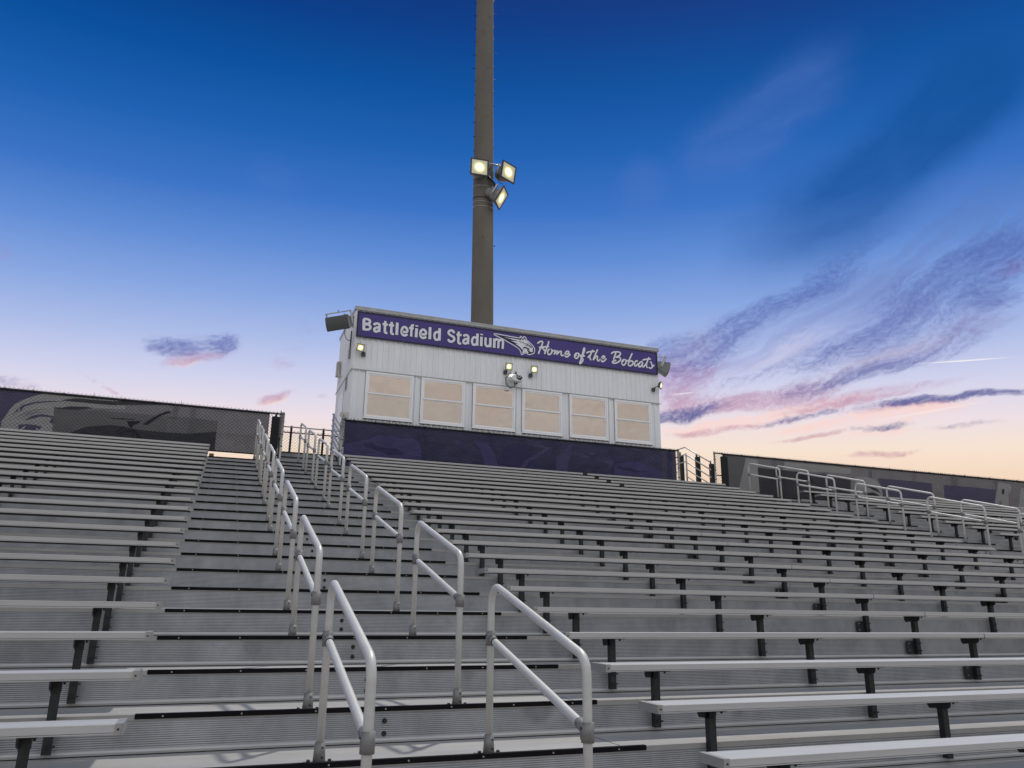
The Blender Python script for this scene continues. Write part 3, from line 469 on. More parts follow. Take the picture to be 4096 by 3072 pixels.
# ------------------------------------------------------------------ benches
BA, BB, BD, BH = .566, .4715, .245, .048      # front edge behind the nosing, top above the tread, depth, thickness
def seat_mesh(xa, xb, seams, gap=None):
    b = MB(); spans = [(xa, xb)] if not gap else [(xa, gap[0]), (gap[1], xb)]
    for (p, q) in spans:
        b.box(p, q, .002, BD-.002, -.008, 0, 'bench_aluminium')
        b.box(p, q, 0, .006, -BH, -.002, 'bench_aluminium'); b.box(p, q, BD-.006, BD, -BH, -.002, 'bench_underside_shade')
        b.box(p, q, -.0015, .001, -.004, .0005, 'bench_lip_highlight')
        for yy in (.006, .06, .12, .18, BD-.026): b.box(p+.001, q-.001, yy, yy+.018, -BH+.002, -.009, 'bench_underside_shade')
        for (ya, yb_) in ((.026, .060), (.080, .118), (.14, .178), (.2, BD-.028)): b.box(p+.002, q-.002, ya, yb_, -.02, -.0085, 'bench_flute_shade')
        b.box(p, q, -.001, .001, -.0415, -.0395, 'bench_flute_shade')
    for s_ in seams: b.box(s_, s_+.004, -.0022, BD, -BH-.001, .0008, 'seam_dark')
    if gap: b.box(gap[0], gap[1], .008, BD-.008, -BH+.003, -.003, 'black_plastic')
    return b
def cap_mesh(sgn):
    b = MB(); o_ = .004
    x0, x1 = (0, .034) if sgn > 0 else (-.034, 0)
    b.box(x0-.0, x1, -o_, 0.001, -BH-o_, .003, 'cap_aluminium'); b.box(x0, x1, BD-.001, BD+o_, -BH-o_, .003, 'cap_aluminium')
    b.box(x0, x1, 0, BD, .0005, .0035, 'cap_aluminium')
    xe = 0 if sgn > 0 else 0
    b.box(-.005 if sgn > 0 else -.001, .001 if sgn > 0 else .005, -o_, BD+o_, -BH-o_, .0035, 'cap_aluminium')
    xm = (x0+x1)/2
    b.tube([(xm, -o_, -.024), (xm, -o_-.004, -.024)], .006, 'galvanised_dark', 8)
    return b
def bracket_mesh(kind):
    b = MB(); gm = 'galvanised_dark'
    yr = S-BA-.014                               # riser face relative to the bench front
    zt = -BB+T-.022; zlow = -BB-.022+.03         # levels relative to the bench top
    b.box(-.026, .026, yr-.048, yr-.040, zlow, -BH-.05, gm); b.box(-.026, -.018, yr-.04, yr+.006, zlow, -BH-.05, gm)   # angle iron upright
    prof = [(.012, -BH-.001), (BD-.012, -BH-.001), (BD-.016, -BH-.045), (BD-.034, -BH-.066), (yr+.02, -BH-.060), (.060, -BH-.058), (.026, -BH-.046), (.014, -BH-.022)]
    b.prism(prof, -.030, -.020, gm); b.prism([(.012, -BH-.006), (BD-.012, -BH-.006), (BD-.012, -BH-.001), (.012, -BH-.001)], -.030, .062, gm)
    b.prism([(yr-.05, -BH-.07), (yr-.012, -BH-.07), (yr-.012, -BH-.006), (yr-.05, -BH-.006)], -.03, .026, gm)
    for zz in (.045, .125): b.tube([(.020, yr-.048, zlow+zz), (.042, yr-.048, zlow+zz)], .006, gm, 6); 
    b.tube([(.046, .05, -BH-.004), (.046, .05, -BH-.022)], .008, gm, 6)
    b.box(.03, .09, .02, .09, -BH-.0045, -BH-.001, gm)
    for zz in (.045, .125): b.tube([(-.004, yr-.048, zlow+zz), (-.004, yr-.058, zlow+zz)], .010, 'bolt_black', 8)
    if kind == 'plate_right':
        b.box(.085, .147, yr-.006, yr, zlow+.01, zt-.03, gm)
        for zz in (.045, .12): b.tube([(.116, yr-.006, zlow+zz), (.116, yr-.016, zlow+zz)], .011, 'bolt_black', 8)
    if kind == 'plate_left':
        b.box(-.14, -.028, yr-.006, yr, zlow+.01, zt-.03, gm)
        for zz in (.045, .12): b.tube([(-.10, yr-.006, zlow+zz), (-.10, yr-.009, zlow+zz)], .006, 'screw_steel', 8)
    return b
PART = {}
def part(key, fn, name):
    if key not in PART:
        o = fn().build(name); PART[key] = o.data; bpy.data.objects.remove(o)
    return PART[key]
def put(me, name, parent, loc):
    o = bpy.data.objects.new(name, me); COL.objects.link(o); o.parent = parent; o.location = loc; return o
def bench(k, sec, xa, xb, brs, label, caps, seams, gap=None, plate=None, jit=0):
    t_ = thing('bleacher_bench', label, 'bench', (0, k*S+BA, k*T+BB), 'rows of aluminium bleacher benches')
    t_.rotation_euler = (random.uniform(-.010, .010), random.uniform(-.0006, .0006), random.uniform(-.0004, .0004))
    key = (sec, gap is not None); put(part(key, lambda: seat_mesh(xa, xb, seams, gap), 'seat'), 'seat', t_, (jit, 0, 0))
    for s_ in caps: put(part(('cap', s_), lambda: cap_mesh(s_), 'end_cap'), 'end_cap', t_, ((xa if s_ > 0 else xb)+jit, 0, 0))
    for x in brs:
        kd = plate(x) if plate else ''
        put(part(('br', kd), lambda: bracket_mesh(kd), 'bracket'), 'bracket', t_, (x, 0, 0))
for k in range(-1, 21):
    lab = 'silver bench left of the near stairs, %s up from the bottom edge' % ORD[k+2]
    if k == 20: lab = 'topmost silver bench left of the near stairs, right under the grey banner'
    bench(k, 'left', X0+.1, -1.042, [-1.49-2.13*j for j in range(7)], lab, (-1,), (-8.3,), jit=random.uniform(-.004, .004))
for k in range(-2, 21):
    lab = 'silver bench between the two stairways, %s up from the bottom edge' % ORD[k+3]
    if k == 20: lab = 'topmost silver bench between the two stairways, right under the purple banner'
    bench(k, 'middle', 2.152, 13.74, [2.635+2.13*j for j in range(6)], lab, (1, -1), (6.94,), gap=(8.93, 9.07) if 17 <= k <= 20 else None, plate=lambda x: 'plate_left' if 6.5 < x < 7.2 or 10 < x < 12 else '', jit=random.uniform(-.005, .005))
for k in range(10, 21):
    lab = 'silver bench beyond the far stairs at right, %s down from the top' % ORD[21-k]
    if k == 20: lab = 'topmost silver bench beyond the far stairs, under the right grey banner'
    bench(k, 'right', 16.70, X1-.1, [17.18+2.13*j for j in range(9)], lab, (1,), (23.4,), jit=random.uniform(-.005, .005))

# ------------------------------------------------------------------ handrails
def fillet(pts, rad, n=7):
    out = [Vector(pts[0])]
    for i in range(1, len(pts)-1):
        p = Vector(pts[i]); a = (Vector(pts[i-1])-p); c_ = (Vector(pts[i+1])-p); an = a.normalized(); cn = c_.normalized()
        ang = an.angle(cn); d = min(rad/math.tan(ang/2), a.length*.45, c_.length*.45); r_ = d*math.tan(ang/2)
        bis = (an+cn).normalized(); cen = p+bis*(r_/math.sin(ang/2)); s0 = p+an*d-cen; s1 = p+cn*d-cen
        for k in range(n+1): out.append(cen+s0.slerp(s1, k/n).normalized()*r_) if False else out.append(cen+((s0*(math.sin((1-k/n)*s0.angle(s1)))+s1*math.sin(k/n*s0.angle(s1)))/math.sin(s0.angle(s1))))
    out.append(Vector(pts[-1])); return out
U = .124; YR = U; YN = U-2*S; ZN = -2*T-.022; RT = .0235
def rail_parts():
    P_ = {}
    b = MB(); b.tube(fillet([(0, YR, -.022+.05), (0, YR, 1.035), (0, YN, .635), (0, YN, ZN+.05)], .11), RT, 'rail_aluminium', 14); P_['top_rail'] = b
    b = MB(); a0, a1 = Vector((0, YR-.03, .672)), Vector((0, YN+.035, .318)); b.tube([a0, a1], RT, 'rail_aluminium', 14, caps=False); P_['mid_rail'] = b
    dd = (a1-a0).normalized()
    for nm, yy, zz, sg in (('rear_clamp', YR, .678, 1), ('front_clamp', YN, .300, -1)):
        b = MB(); b.tube([(0, yy, zz-.045), (0, yy, zz+.045)], .033, 'fitting_grey', 14)
        e = a0 if sg > 0 else a1; b.tube([e-dd*.01*sg, e+dd*.055*sg], [.029, .029], 'fitting_grey' , 12)
        b.tube([e+dd*.056*sg, e+dd*.060*sg], .0275, 'black_plastic', 12)
        b.obox((0, yy-sg*.035, zz-.012), (.010, 0, 0), (0, .03, 0), (0, 0, .028), 'fitting_grey')
        b.tube([(-.033, yy, zz+.02), (-.037, yy, zz+.02)], .006, 'bolt_black', 6); P_[nm] = b
    b = MB(); z0 = -.022
    b.box(-.088, .088, -.04, .04, z0, z0+.009, 'fitting_grey'); b.tube([(0, 0, z0+.009), (0, 0, z0+.115)], [.037, .030], 'fitting_grey', 14)
    for zz in (.035, .09): b.tube([(.012, -.034, z0+zz), (.012, -.040, z0+zz)], .006, 'bolt_black', 6)
    for xx in (-.062, .062): b.tube([(xx, 0, z0+.009), (xx, 0, z0+.022)], .011, 'bolt_black', 6)
    P_['foot'] = b; return P_
RP = {k: v for k, v in rail_parts().items()}
RM = {}
for k, v in RP.items():
    o = v.build(k); fix_normals(o); RM[k] = o.data; bpy.data.objects.remove(o)
def handrail(x, k, label, grp):
    t_ = thing('handrail', label, 'handrail', (x, k*S, k*T), grp)
    put(RM['top_rail'], 'top_rail', t_, (0, 0, 0)); put(RM['mid_rail'], 'mid_rail', t_, (0, 0, 0))
    put(RM['rear_clamp'], 'clamp', t_, (0, 0, 0)); put(RM['front_clamp'], 'clamp', t_, (0, 0, 0))
    put(RM['foot'], 'foot', t_, (0, YR, 0)); put(RM['foot'], 'foot', t_, (0, YN, ZN+.022))
for x, side in ((.018, 'left'), (1.077, 'right')):
    for i, k in enumerate(range(0, 22, 3)):
        if side == 'right' and k > 18 and False: continue
        w = 'nearest the camera' if i == 0 else ('topmost of its row' if i == 7 else '%s up from the camera' % ORD[i+1])
        handrail(x, k, 'pale tube handrail, %s row of the near stairs, %s' % (side, w), 'tube handrails on the near stairs')
for x, side in ((14.85, 'nearer'), (15.91, 'farther')):
    ks = [k for k in range(9, 22, 3)]
    for i, k in enumerate(ks):
        w = 'topmost of its row' if k == 21 else '%s down from the top' % ORD[(21-k)//3+1]
        handrail(x, k, 'pale tube handrail, %s row of the far stairs, %s' % (side, w), 'tube handrails on the far stairs')

# ------------------------------------------------------------------ fences
ZR = 5.655                                    # top rail level
def fence(label, x0, x1, y, z0, z1, posts, mids, pads=(), ends=(), bottom=True, name='chain_link_fence', toprail=True, wr=.0036, spikes=.03, padw=.062):
    f_ = thing(name, label, 'fence', (x0, y, z0), )
    def B(mb, nm):
        o = mb.build(nm); o.location = Vector((0, 0, 0))-Vector((x0, y, z0)); o.parent = f_; return o
    w = MB(); pitch = .094; h = z1+spikes-z0; n_ = int((x1-x0)/pitch)+1; rr = wr; slope = pitch/.088   # each wire: a thin triangular rod
    run = h*slope*.5*2
    def wire(xa, za, xb, zb, yy):
        d = Vector((xb-xa, 0, zb-za)).normalized(); nrm = Vector((-d.z, 0, d.x)); b0 = len(w.v)
        for (px, pz) in ((xa, za), (xb, zb)):
            for (a_, c_) in ((-1, .4), (1, .4), (0, -1)): w.v.append((px+nrm.x*rr*a_, yy+rr*c_, pz+nrm.z*rr*a_))
        for i in range(3): j = (i+1) % 3; w.face([b0+i, b0+j, b0+3+j, b0+3+i], 'fence_wire')
    i = -int(run/pitch)-2
    while x0+i*pitch < x1:
        for sg in (1, -1):
            xa = x0+i*pitch if sg > 0 else x0+i*pitch+run; xb = xa+sg*run; za, zb = z0, z0+h
            pa, pb_ = [xa, za], [xb, zb]
            for lim, op in ((x0, 1), (x1, -1)):   # clip to the panel
                if (pa[0]-lim)*op < 0 and (pb_[0]-lim)*op < 0: pa = None; break
                if (pa[0]-lim)*op < 0: t_ = (lim-pa[0])/(pb_[0]-pa[0]); pa = [lim, pa[1]+(pb_[1]-pa[1])*t_]
                if (pb_[0]-lim)*op < 0: t_ = (lim-pa[0])/(pb_[0]-pa[0]); pb_ = [lim, pa[1]+(pb_[1]-pa[1])*t_]
            if pa and abs(pb_[1]-pa[1]) > .01: wire(pa[0], pa[1], pb_[0], pb_[1], y-.004*sg)
        i += 1
    x = x0+.03
    while x < x1 and spikes:                  # knuckled ends along the top
        for sg in (-1, 1): wire(x, z1+.052, x+sg*.017, z1+.012, y)
        x += pitch
    B(w, 'chain_link')
    if toprail:
        b = MB(); b.tube([(x0, y+.028, z1), (x1, y+.028, z1)], .021, 'fence_pipe', 8); tx = x0+.3
        while tx < x1: b.tube([(tx-.012, y+.028, z1), (tx+.014, y+.028, z1)], .034, 'bolt_black', 8); b.tube([(tx, y-.008, z1-.02), (tx+random.uniform(-.05, .05), y-.02, z1+random.choice((-.07, -.05, .09)))], .004, 'bolt_black', 4); tx += random.uniform(.5, .8)
        B(b, 'top_rail')
    for zz in mids: b = MB(); b.tube([(x0, y+.085, zz), (x1, y+.085, zz)], .017, 'fence_pipe', 8); B(b, 'mid_rail')
    if bottom: b = MB(); b.tube([(x0, y+.085, z0+.02), (x1, y+.085, z0+.02)], .017, 'fence_pipe', 8); B(b, 'bottom_rail')
    for px in posts:
        b = MB(); b.tube([(px, y+.09, ZT-.05), (px, y+.09, z1-.06)], .030, 'fence_pipe', 8); b.box(px-padw, px+padw, y+.075, y+.15, ZT-.02, z1-.10, 'pad_green')
        b.tube([(px, y+.075, z1-.10), (px, y+.15, z1-.10)], padw, 'pad_green', 14); B(b, 'padded_post')
    for px in pads:
        b = MB(); b.box(px-.10, px+.10, y+.02, y+.12, ZT+.0, z1-.08, 'pad_green'); b.tube([(px, y+.07, ZT-.2), (px, y+.07, z1-.02)], .03, 'fence_pipe', 8); B(b, 'padded_post')
    for px in ends:
        b = MB(); b.tube([(px, y, ZT-.2), (px, y, z1+.03)], .03, 'rail_steel', 12); b.tube([(px, y, z1+.03), (px, y, z1+.05)], [.035, .012], 'rail_steel', 12)
        for zz in (z1-.02, z1-.22, z1-.55, z1-.85): b.tube([(px, y, zz-.02), (px, y, zz+.02)], .036, 'fitting_grey', 12)
        B(b, 'end_post')
    return f_
fence('chain-link fence carrying the grey banner at top left, with a steel end post', X0, .64, YF, ZT+.20, ZR, DATA['posts_left']+[-9.2, -12.8], [ZT+.66], pads=[.46], ends=[.64])
fence('chain-link fence carrying the purple banner in front of the white press box', 2.16, 12.44, YF, ZT+.02, ZR, DATA['posts_mid'], [ZT+.62], ends=[2.16, 12.46])
fence('long chain-link fence carrying the block-letter banner at top right', 13.78, X1, YF, ZT+.02, ZR+.03, DATA['posts_right']+[28.1, 30.2, 32.3], [ZT+.64], pads=[14.18], ends=[13.78])
fence('low chain-link guard behind the landing left of the press box, open to the sky', .70, 2.35, 17.5, ZT+.45, ZT+1.27, [], [ZT+1.27], ends=[], bottom=False, name='guard_fence', toprail=False, wr=.0024)
for o in [x for x in bpy.data.objects if x.name.startswith('guard_fence')]:
    q = MB(); q.tube([(.60, 17.53, ZT+1.42), (2.40, 17.53, ZT+1.42)], .019, 'rail_steel', 8); k_ = q.build('top_rail'); k_.parent = o; k_.location = -Vector(o.location)
    for px in (1.02, 1.92):
        q = MB(); q.tube([(px, 17.56, ZT+.30), (px, 17.56, ZT+1.46)], .032, 'fence_pipe', 8); k_ = q.build('post'); k_.parent = o; k_.location = -Vector(o.location)
q = MB(); q.tube(fillet([(.60, 15.62, ZT-.1), (.60, 15.62, ZR+.12), (.60, 15.98, ZR+.12), (.60, 15.98, ZT+.5)], .12), .03, 'rail_steel', 10)
tag(fix_normals(q.build('pipe_hoop')), 'short steel pipe hoop standing behind the left fence end post', 'guard rail')
q = MB(); q.box(-1.04, -.93, YF-.22, YF-.12, ZT-.02, ZT+.10, 'rust_brown')
tag(q.build('wooden_block'), 'small rusty brown block on the top deck beside the last left bench', 'block')

def banner(label, x0, x1, z0, z1, base, shapes, name='mesh_banner'):
    b = MB(); y = YF+.052
    b.box(x0, x1, y, y+.003, z0, z1, base)
    for zz, hh in ((z1-.03, .03),): b.box(x0, x1, y-.002, y, zz, zz+hh, 'dark_cloth')
    for i, (m_, pts) in enumerate(shapes):
        pts = clip(pts, x0+.003, x1-.003, z0+.003, z1-.031)
        if len(pts) > 2: b.poly(pts, y-.0012-.0006*i, m_)
    o = b.build(name); bm = bmesh.new(); bm.from_mesh(o.data)
    bmesh.ops.triangulate(bm, faces=[f for f in bm.faces if len(f.verts) > 4], ngon_method='EAR_CLIP'); bm.to_mesh(o.data); bm.free()
    return tag(o, label, 'banner', 'printed mesh banners on the top fences')
def clip(pts, x0, x1, z0, z1):
    def cut(P, ax, lim, sg):
        out = []
        for i in range(len(P)):
            a, b_ = P[i-1], P[i]; ia = (a[ax]-lim)*sg >= 0; ib = (b_[ax]-lim)*sg >= 0
            if ia != ib: t_ = (lim-a[ax])/(b_[ax]-a[ax]); out.append([a[0]+(b_[0]-a[0])*t_, a[1]+(b_[1]-a[1])*t_])
            if ib: out.append(list(b_))
        return out
    for ax, lim, sg in ((0, x0, 1), (0, x1, -1), (1, z0, 1), (1, z1, -1)):
        pts = cut(pts, ax, lim, sg)
        if not pts: return []
    return pts
banner('grey printed mesh banner with a big snarling cat head, hung on the top left fence', X0+.5, .30, ZT+.23, ZR-.005, 'base_cloth', DATA['left'])
banner('dark purple printed mesh banner hung on the fence below the press box windows', 2.24, 12.40, ZT+.05, ZR-.005, 'navy_cloth', DATA['mid'])
banner('grey and purple printed mesh banner with block letters on the top right fence', 14.12, X1-.5, ZT+.05, ZR+.02, 'base_cloth', DATA['right'])

# stair guard rails beside the press box
def guard(label, x, y0, y1, zlo, zhi, n, dz, flat_to=None, posts=(), side=1):
    t_ = thing('stair_guard', label, 'guard rail', (x, y0, ZT))
    def B(mb, nm): o = fix_normals(mb.build(nm)); o.parent = t_; o.location = -Vector(t_.location); return o
    for i in range(n):
        z_ = i*dz; b = MB(); pts = [(x, y0, zlo-z_), (x, y1, zhi-z_)]
        if flat_to and i < 3: pts.append((x, flat_to, zhi-z_))
        b.tube(pts, .021, 'rail_steel', 8); B(b, 'rail')
    for (py, pz0, pz1, pad) in posts:
        b = MB(); b.tube([(x+.03*side, py, pz0), (x+.03*side, py, pz1)], .028, 'rail_steel' if not pad else 'fence_pipe', 10)
        if pad: b.box(x+.005*side, x+.13*side, py-.06, py+.06, pz0+.02, pz1-.10, 'pad_green') if side > 0 else b.box(x-.13, x-.005, py-.06, py+.06, pz0+.02, pz1-.10, 'pad_green')
        B(b, 'padded_post' if pad else 'post')
guard('multi-bar steel stair guard at the left corner of the press box, seen end-on', 2.10, 15.55, 17.2, 5.50, 6.18, 7, .17, posts=((15.6, ZT, 5.62, False), (17.2, ZT+.4, 6.2, False)))
guard('sloping multi-bar steel stair guard right of the press box, against the peach sky', 13.66, 15.55, 16.95, 5.38, 6.12, 7, .24, flat_to=19.0, posts=((15.60, ZT, 5.44, True), (16.35, ZT+.3, 5.80, True), (16.95, ZT+.3, 5.92, False), (17.3, ZT+.3, 6.02, True)))

# ------------------------------------------------------------------ press box
BX0, BX1, BY0, BY1, BZ0, BZM, BZ1 = 2.42, 12.36, 16.30, 19.25, ZT+.40, 7.335, 9.14
box = thing('press_box', 'white ribbed metal press box with a row of six windows above the stands', 'building', (BX0, BY0, BZ0))
def PBo(mb, nm, par=box, fix=False):
    o = mb.build(nm); off = Vector((0, 0, 0)); p = par
    while p: off += Vector(p.location); p = p.parent
    o.location = -off; o.parent = par
    return fix_normals(o) if fix else o
WIN = [(2.822, 4.205), (4.428, 5.765), (6.000, 7.345), (7.565, 8.895), (9.135, 10.465), (10.700, 12.03)]
WZ0, WZ1 = 5.955, 7.305
w = MB()
def panel_x(x0, x1, z0, z1, y):               # ribbed sheet, ribs stick out to -y
    w.box(x0, x1, y, y+.03, z0, z1, 'white_siding', skip=('k',))
    n0 = math.ceil((x0+.03-2.63)/.1645); n1 = math.floor((x1-.03-2.63)/.1645)
    for i in range(n0, n1+1):
        xx = 2.63+i*.1645; w.prism_z = None
        b0 = len(w.v)
        for zz in (z0+.001, z1-.001):
            for (dx, dy) in ((-.028, 0), (-.016, -.024), (.016, -.024), (.028, 0)): w.v.append((xx+dx, y+dy, zz))
        for j in range(3): w.face([b0+j, b0+j+1, b0+4+j+1, b0+4+j], 'white_siding')
        w.face([b0, b0+3, b0+2, b0+1], 'white_siding'); w.face([b0+4, b0+5, b0+6, b0+7], 'white_siding')
panel_x(BX0, BX1, BZM, BZ1, BY0)
panel_x(BX0, BX1, BZ0, WZ0, BY0+.012)
xs = [BX0]+[v_ for p_ in WIN for v_ in p_]+[BX1]
for i in range(0, len(xs), 2): panel_x(xs[i], xs[i+1], WZ0, BZM-.001, BY0+.012)
PBo(w, 'front_wall')
for sx, nm in ((BX0, 'side_wall'), (BX1, 'side_wall')):
    w = MB(); d = .03 if sx == BX0 else -.03
    w.box(min(sx, sx+d), max(sx, sx+d), BY0+.03, BY1, BZ0, BZM-.002, 'white_siding'); w.box(min(sx, sx+d), max(sx, sx+d), BY0+.03, BY1, BZM, BZ1, 'white_siding')
    yy = BY0+.12
    while yy < BY1-.05:
        b0 = len(w.v)
        for zz in (BZ0+.002, BZ1-.002):
            for (dy, dx) in ((-.028, 0), (-.016, -.024), (.016, -.024), (.028, 0)): w.v.append((sx+dx*(1 if sx == BX0 else -1), yy+dy, zz))
        for j in range(3): w.face([b0+j, b0+j+1, b0+4+j+1, b0+4+j][::(1 if sx != BX0 else -1)], 'white_siding')
        yy += .1645
    PBo(w, nm)
w = MB(); w.box(BX0+.03, BX1-.03, BY1-.03, BY1, BZ0, BZ1, 'white_siding'); PBo(w, 'back_wall')
w = MB(); w.box(BX0-.03, BX1+.03, BY0-.05, BY1+.05, BZ1+.045, BZ1+.075, 'roof_flashing'); w.box(BX0-.028, BX1+.028, BY0-.047, BY0-.018, BZ1-.035, BZ1+.044, 'roof_flashing')
for sx in (BX0-.030, BX1+.018): w.box(sx, sx+.012, BY0-.045, BY1+.045, BZ1-.035, BZ1+.044, 'roof_flashing')
w.box(BX0, BX1, BY0-.017, BY1, BZ1-.0, BZ1+.043, 'deck_edge')
PBo(w, 'roof')
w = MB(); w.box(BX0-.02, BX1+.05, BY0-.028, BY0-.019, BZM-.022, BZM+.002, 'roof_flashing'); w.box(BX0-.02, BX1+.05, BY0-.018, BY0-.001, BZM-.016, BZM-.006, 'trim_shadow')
w.box(BX0-.034, BX0-.020, BY0-.028, BY1, BZM-.030, BZM+.002, 'roof_flashing')
PBo(w, 'ledge_flashing')
w = MB(); w.box(BX0+.05, BX1-.05, BY0+.3, BY1-.05, WZ0-.12, WZ0-.08, 'speaker_grey'); PBo(w, 'counter')
for (xa, xb) in WIN:
    f_ = MB(); y = BY0-.028; t1 = .055
    f_.box(xa, xb, y, y+.05, WZ1-t1, WZ1, 'white_trim'); f_.box(xa, xb, y, y+.05, WZ0, WZ0+t1, 'white_trim')
    f_.box(xa, xa+t1, y, y+.05, WZ0+t1, WZ1-t1, 'white_trim'); f_.box(xb-t1, xb, y, y+.05, WZ0+t1, WZ1-t1, 'white_trim')
    f_.box(xa-.012, xb+.012, y-.012, y+.04, WZ0-.022, WZ0-.001, 'white_trim')
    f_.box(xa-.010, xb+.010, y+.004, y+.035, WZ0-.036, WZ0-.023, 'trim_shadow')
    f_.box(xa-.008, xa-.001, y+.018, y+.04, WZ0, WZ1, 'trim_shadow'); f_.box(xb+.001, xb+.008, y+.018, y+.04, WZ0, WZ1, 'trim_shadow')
    fo = PBo(f_, 'window')
    zm = 6.655
    for nm, z0_, z1_, yo, ins in (('upper_sash', zm+.005, WZ1-t1-.002, .012, .040), ('lower_sash', WZ0+t1+.002, zm+.02, .030, .035)):
        b = MB(); a0, a1 = xa+t1+.002, xb-t1-.002; yy = y+yo
        b.box(a0, a1, yy, yy+.018, z1_-ins, z1_, 'white_trim'); b.box(a0, a1, yy, yy+.018, z0_, z0_+ins, 'white_trim')
        b.box(a0, a0+ins, yy, yy+.018, z0_+ins, z1_-ins, 'white_trim'); b.box(a1-ins, a1, yy, yy+.018, z0_+ins, z1_-ins, 'white_trim')
        s_ = PBo(b, nm, fo) if False else PBo(b, nm, fo)
        g_ = MB(); tl = random.uniform(-.004, .004); tx = random.uniform(-.006, .006); tz = random.uniform(-.004, .004); q0 = len(g_.v); g_.v += [(a0+ins, yy+.012+tl-tx, z0_+ins), (a1-ins, yy+.012-tl-tx, z0_+ins), (a1-ins, yy+.012-tl+tx, z1_-ins), (a0+ins, yy+.012+tl+tx, z1_-ins)]; g_.face([q0, q0+1, q0+2, q0+3], 'film_glass'); PBo(g_, 'pane', fo)
# side details
w = MB()
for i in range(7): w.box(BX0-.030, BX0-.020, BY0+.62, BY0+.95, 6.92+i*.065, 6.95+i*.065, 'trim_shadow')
w.box(BX0-.020, BX0-.0175, BY0+.58, BY0+1.0, 6.88, 7.36-.05, 'roof_flashing'); PBo(w, 'vent_louver')
w = MB(); w.box(BX0-.075, BX0-.018, BY0+.36, BY0+.46, 7.74, 8.02, 'conduit_grey'); w.tube([(BX0-.045, BY0+.38, 8.02), (BX0-.045, BY0+.30, 8.55)], .018, 'bolt_black', 8); PBo(w, 'junction_box')
w = MB(); w.tube([(BX0-.04, BY0+1.9, 7.62), (BX0-.10, BY0+2.0, 7.66), (BX0-.12, BY0+2.05, 8.1)], .03, 'beige_plastic', 8); w.box(BX0-.15, BX0-.02, BY0+2.1, BY0+2.35, 7.7, 8.15, 'beige_plastic'); tag(PBo(w, 'side_lamp'), None)
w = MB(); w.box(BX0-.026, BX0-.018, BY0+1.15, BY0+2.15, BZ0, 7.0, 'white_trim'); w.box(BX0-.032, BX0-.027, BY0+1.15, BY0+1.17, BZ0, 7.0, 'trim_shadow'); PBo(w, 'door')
w = MB(); w.box(2.20, 2.36, 15.88, 15.96, 5.80, 5.96, 'beige_plastic'); w.tube([(2.28, 15.92, 5.0), (2.28, 15.92, 5.8)], .02, 'conduit_grey', 8); w.tube([(2.22, 15.90, 5.88), (2.16, 15.86, 5.88)], [.045, .075], 'beige_plastic', 12)
tag(w.build('horn_siren'), 'small beige horn on a thin post at the left end of the purple banner', 'horn')

# ------------------------------------------------------------------ sign
SX0, SX1, SZ0, SZ1, SY = 2.455, 12.305, 8.278, 9.060, 16.235
sg_ = thing('stadium_sign', 'long purple stadium sign with white lettering across the top of the press box', 'sign', (SX0, SY, SZ0))
w = MB(); w.box(SX0+.012, SX1-.012, SY+.004, BY0-.020, SZ0+.012, SZ1-.012, 'sign_violet'); PBo(w, 'sign_panel', sg_)
w = MB(); bw = .045
w.box(SX0, SX1, SY-.006, SY+.0, SZ0, SZ0+bw, 'sign_border'); w.box(SX0, SX1, SY-.006, SY+.0, SZ1-bw, SZ1, 'sign_border')
w.box(SX0, SX0+bw, SY-.006, SY+.0, SZ0+bw, SZ1-bw, 'sign_border'); w.box(SX1-bw, SX1, SY-.006, SY+.0, SZ0+bw, SZ1-bw, 'sign_border')
x = SX0+.2
while x < SX1:
    for zz in (SZ0+.02, SZ1-.02): w.tube([(x, SY-.006, zz), (x, SY-.009, zz)], .009, 'screw_steel', 6)
    x += 1.19
PBo(w, 'sign_frame', sg_)
w = MB(); sh_ = MB()
for i, st_ in enumerate(DATA['block']):
    wd = .084 if len(st_) == 2 and abs(st_[0][0]-st_[1][0]) < .05 else .073
    sh_.ribbon(st_, wd+.026, SY-.0010-.00004*i, 'sign_shadow', 1.0, .012); w.ribbon(st_, wd, SY-.0055-.00004*i, 'sign_white', 1.0)
PBo(sh_, 'letter_shadow', sg_); PBo(w, 'block_lettering', sg_)
w = MB(); sc = MB()
for i, st_ in enumerate(DATA['script']):
    sc.ribbon(st_, .078, SY-.0010-.00008*i, 'sign_shadow'); w.ribbon(st_, .052, SY-.0055-.00008*i, 'sign_white')
PBo(sc, 'script_shadow', sg_); PBo(w, 'script_lettering', sg_)
w = MB(); eo = DATA['em_out']+[DATA['em_out'][0]]
w.ribbon(eo, .030, SY-.005, 'sign_white'); w.poly(DATA['em_out'], SY-.001, 'sign_shadow'); w.poly(DATA['em_head'], SY-.0045, 'sign_white')
for i, st_ in enumerate(DATA['em_marks']): w.ribbon(st_, .020 if i else .045, SY-.0062-.0001*i, 'sign_shadow')
o = PBo(w, 'cat_emblem', sg_); bm = bmesh.new(); bm.from_mesh(o.data); bmesh.ops.triangulate(bm, faces=[f for f in bm.faces if len(f.verts) > 4], ngon_method='EAR_CLIP'); bm.to_mesh(o.data); bm.free()

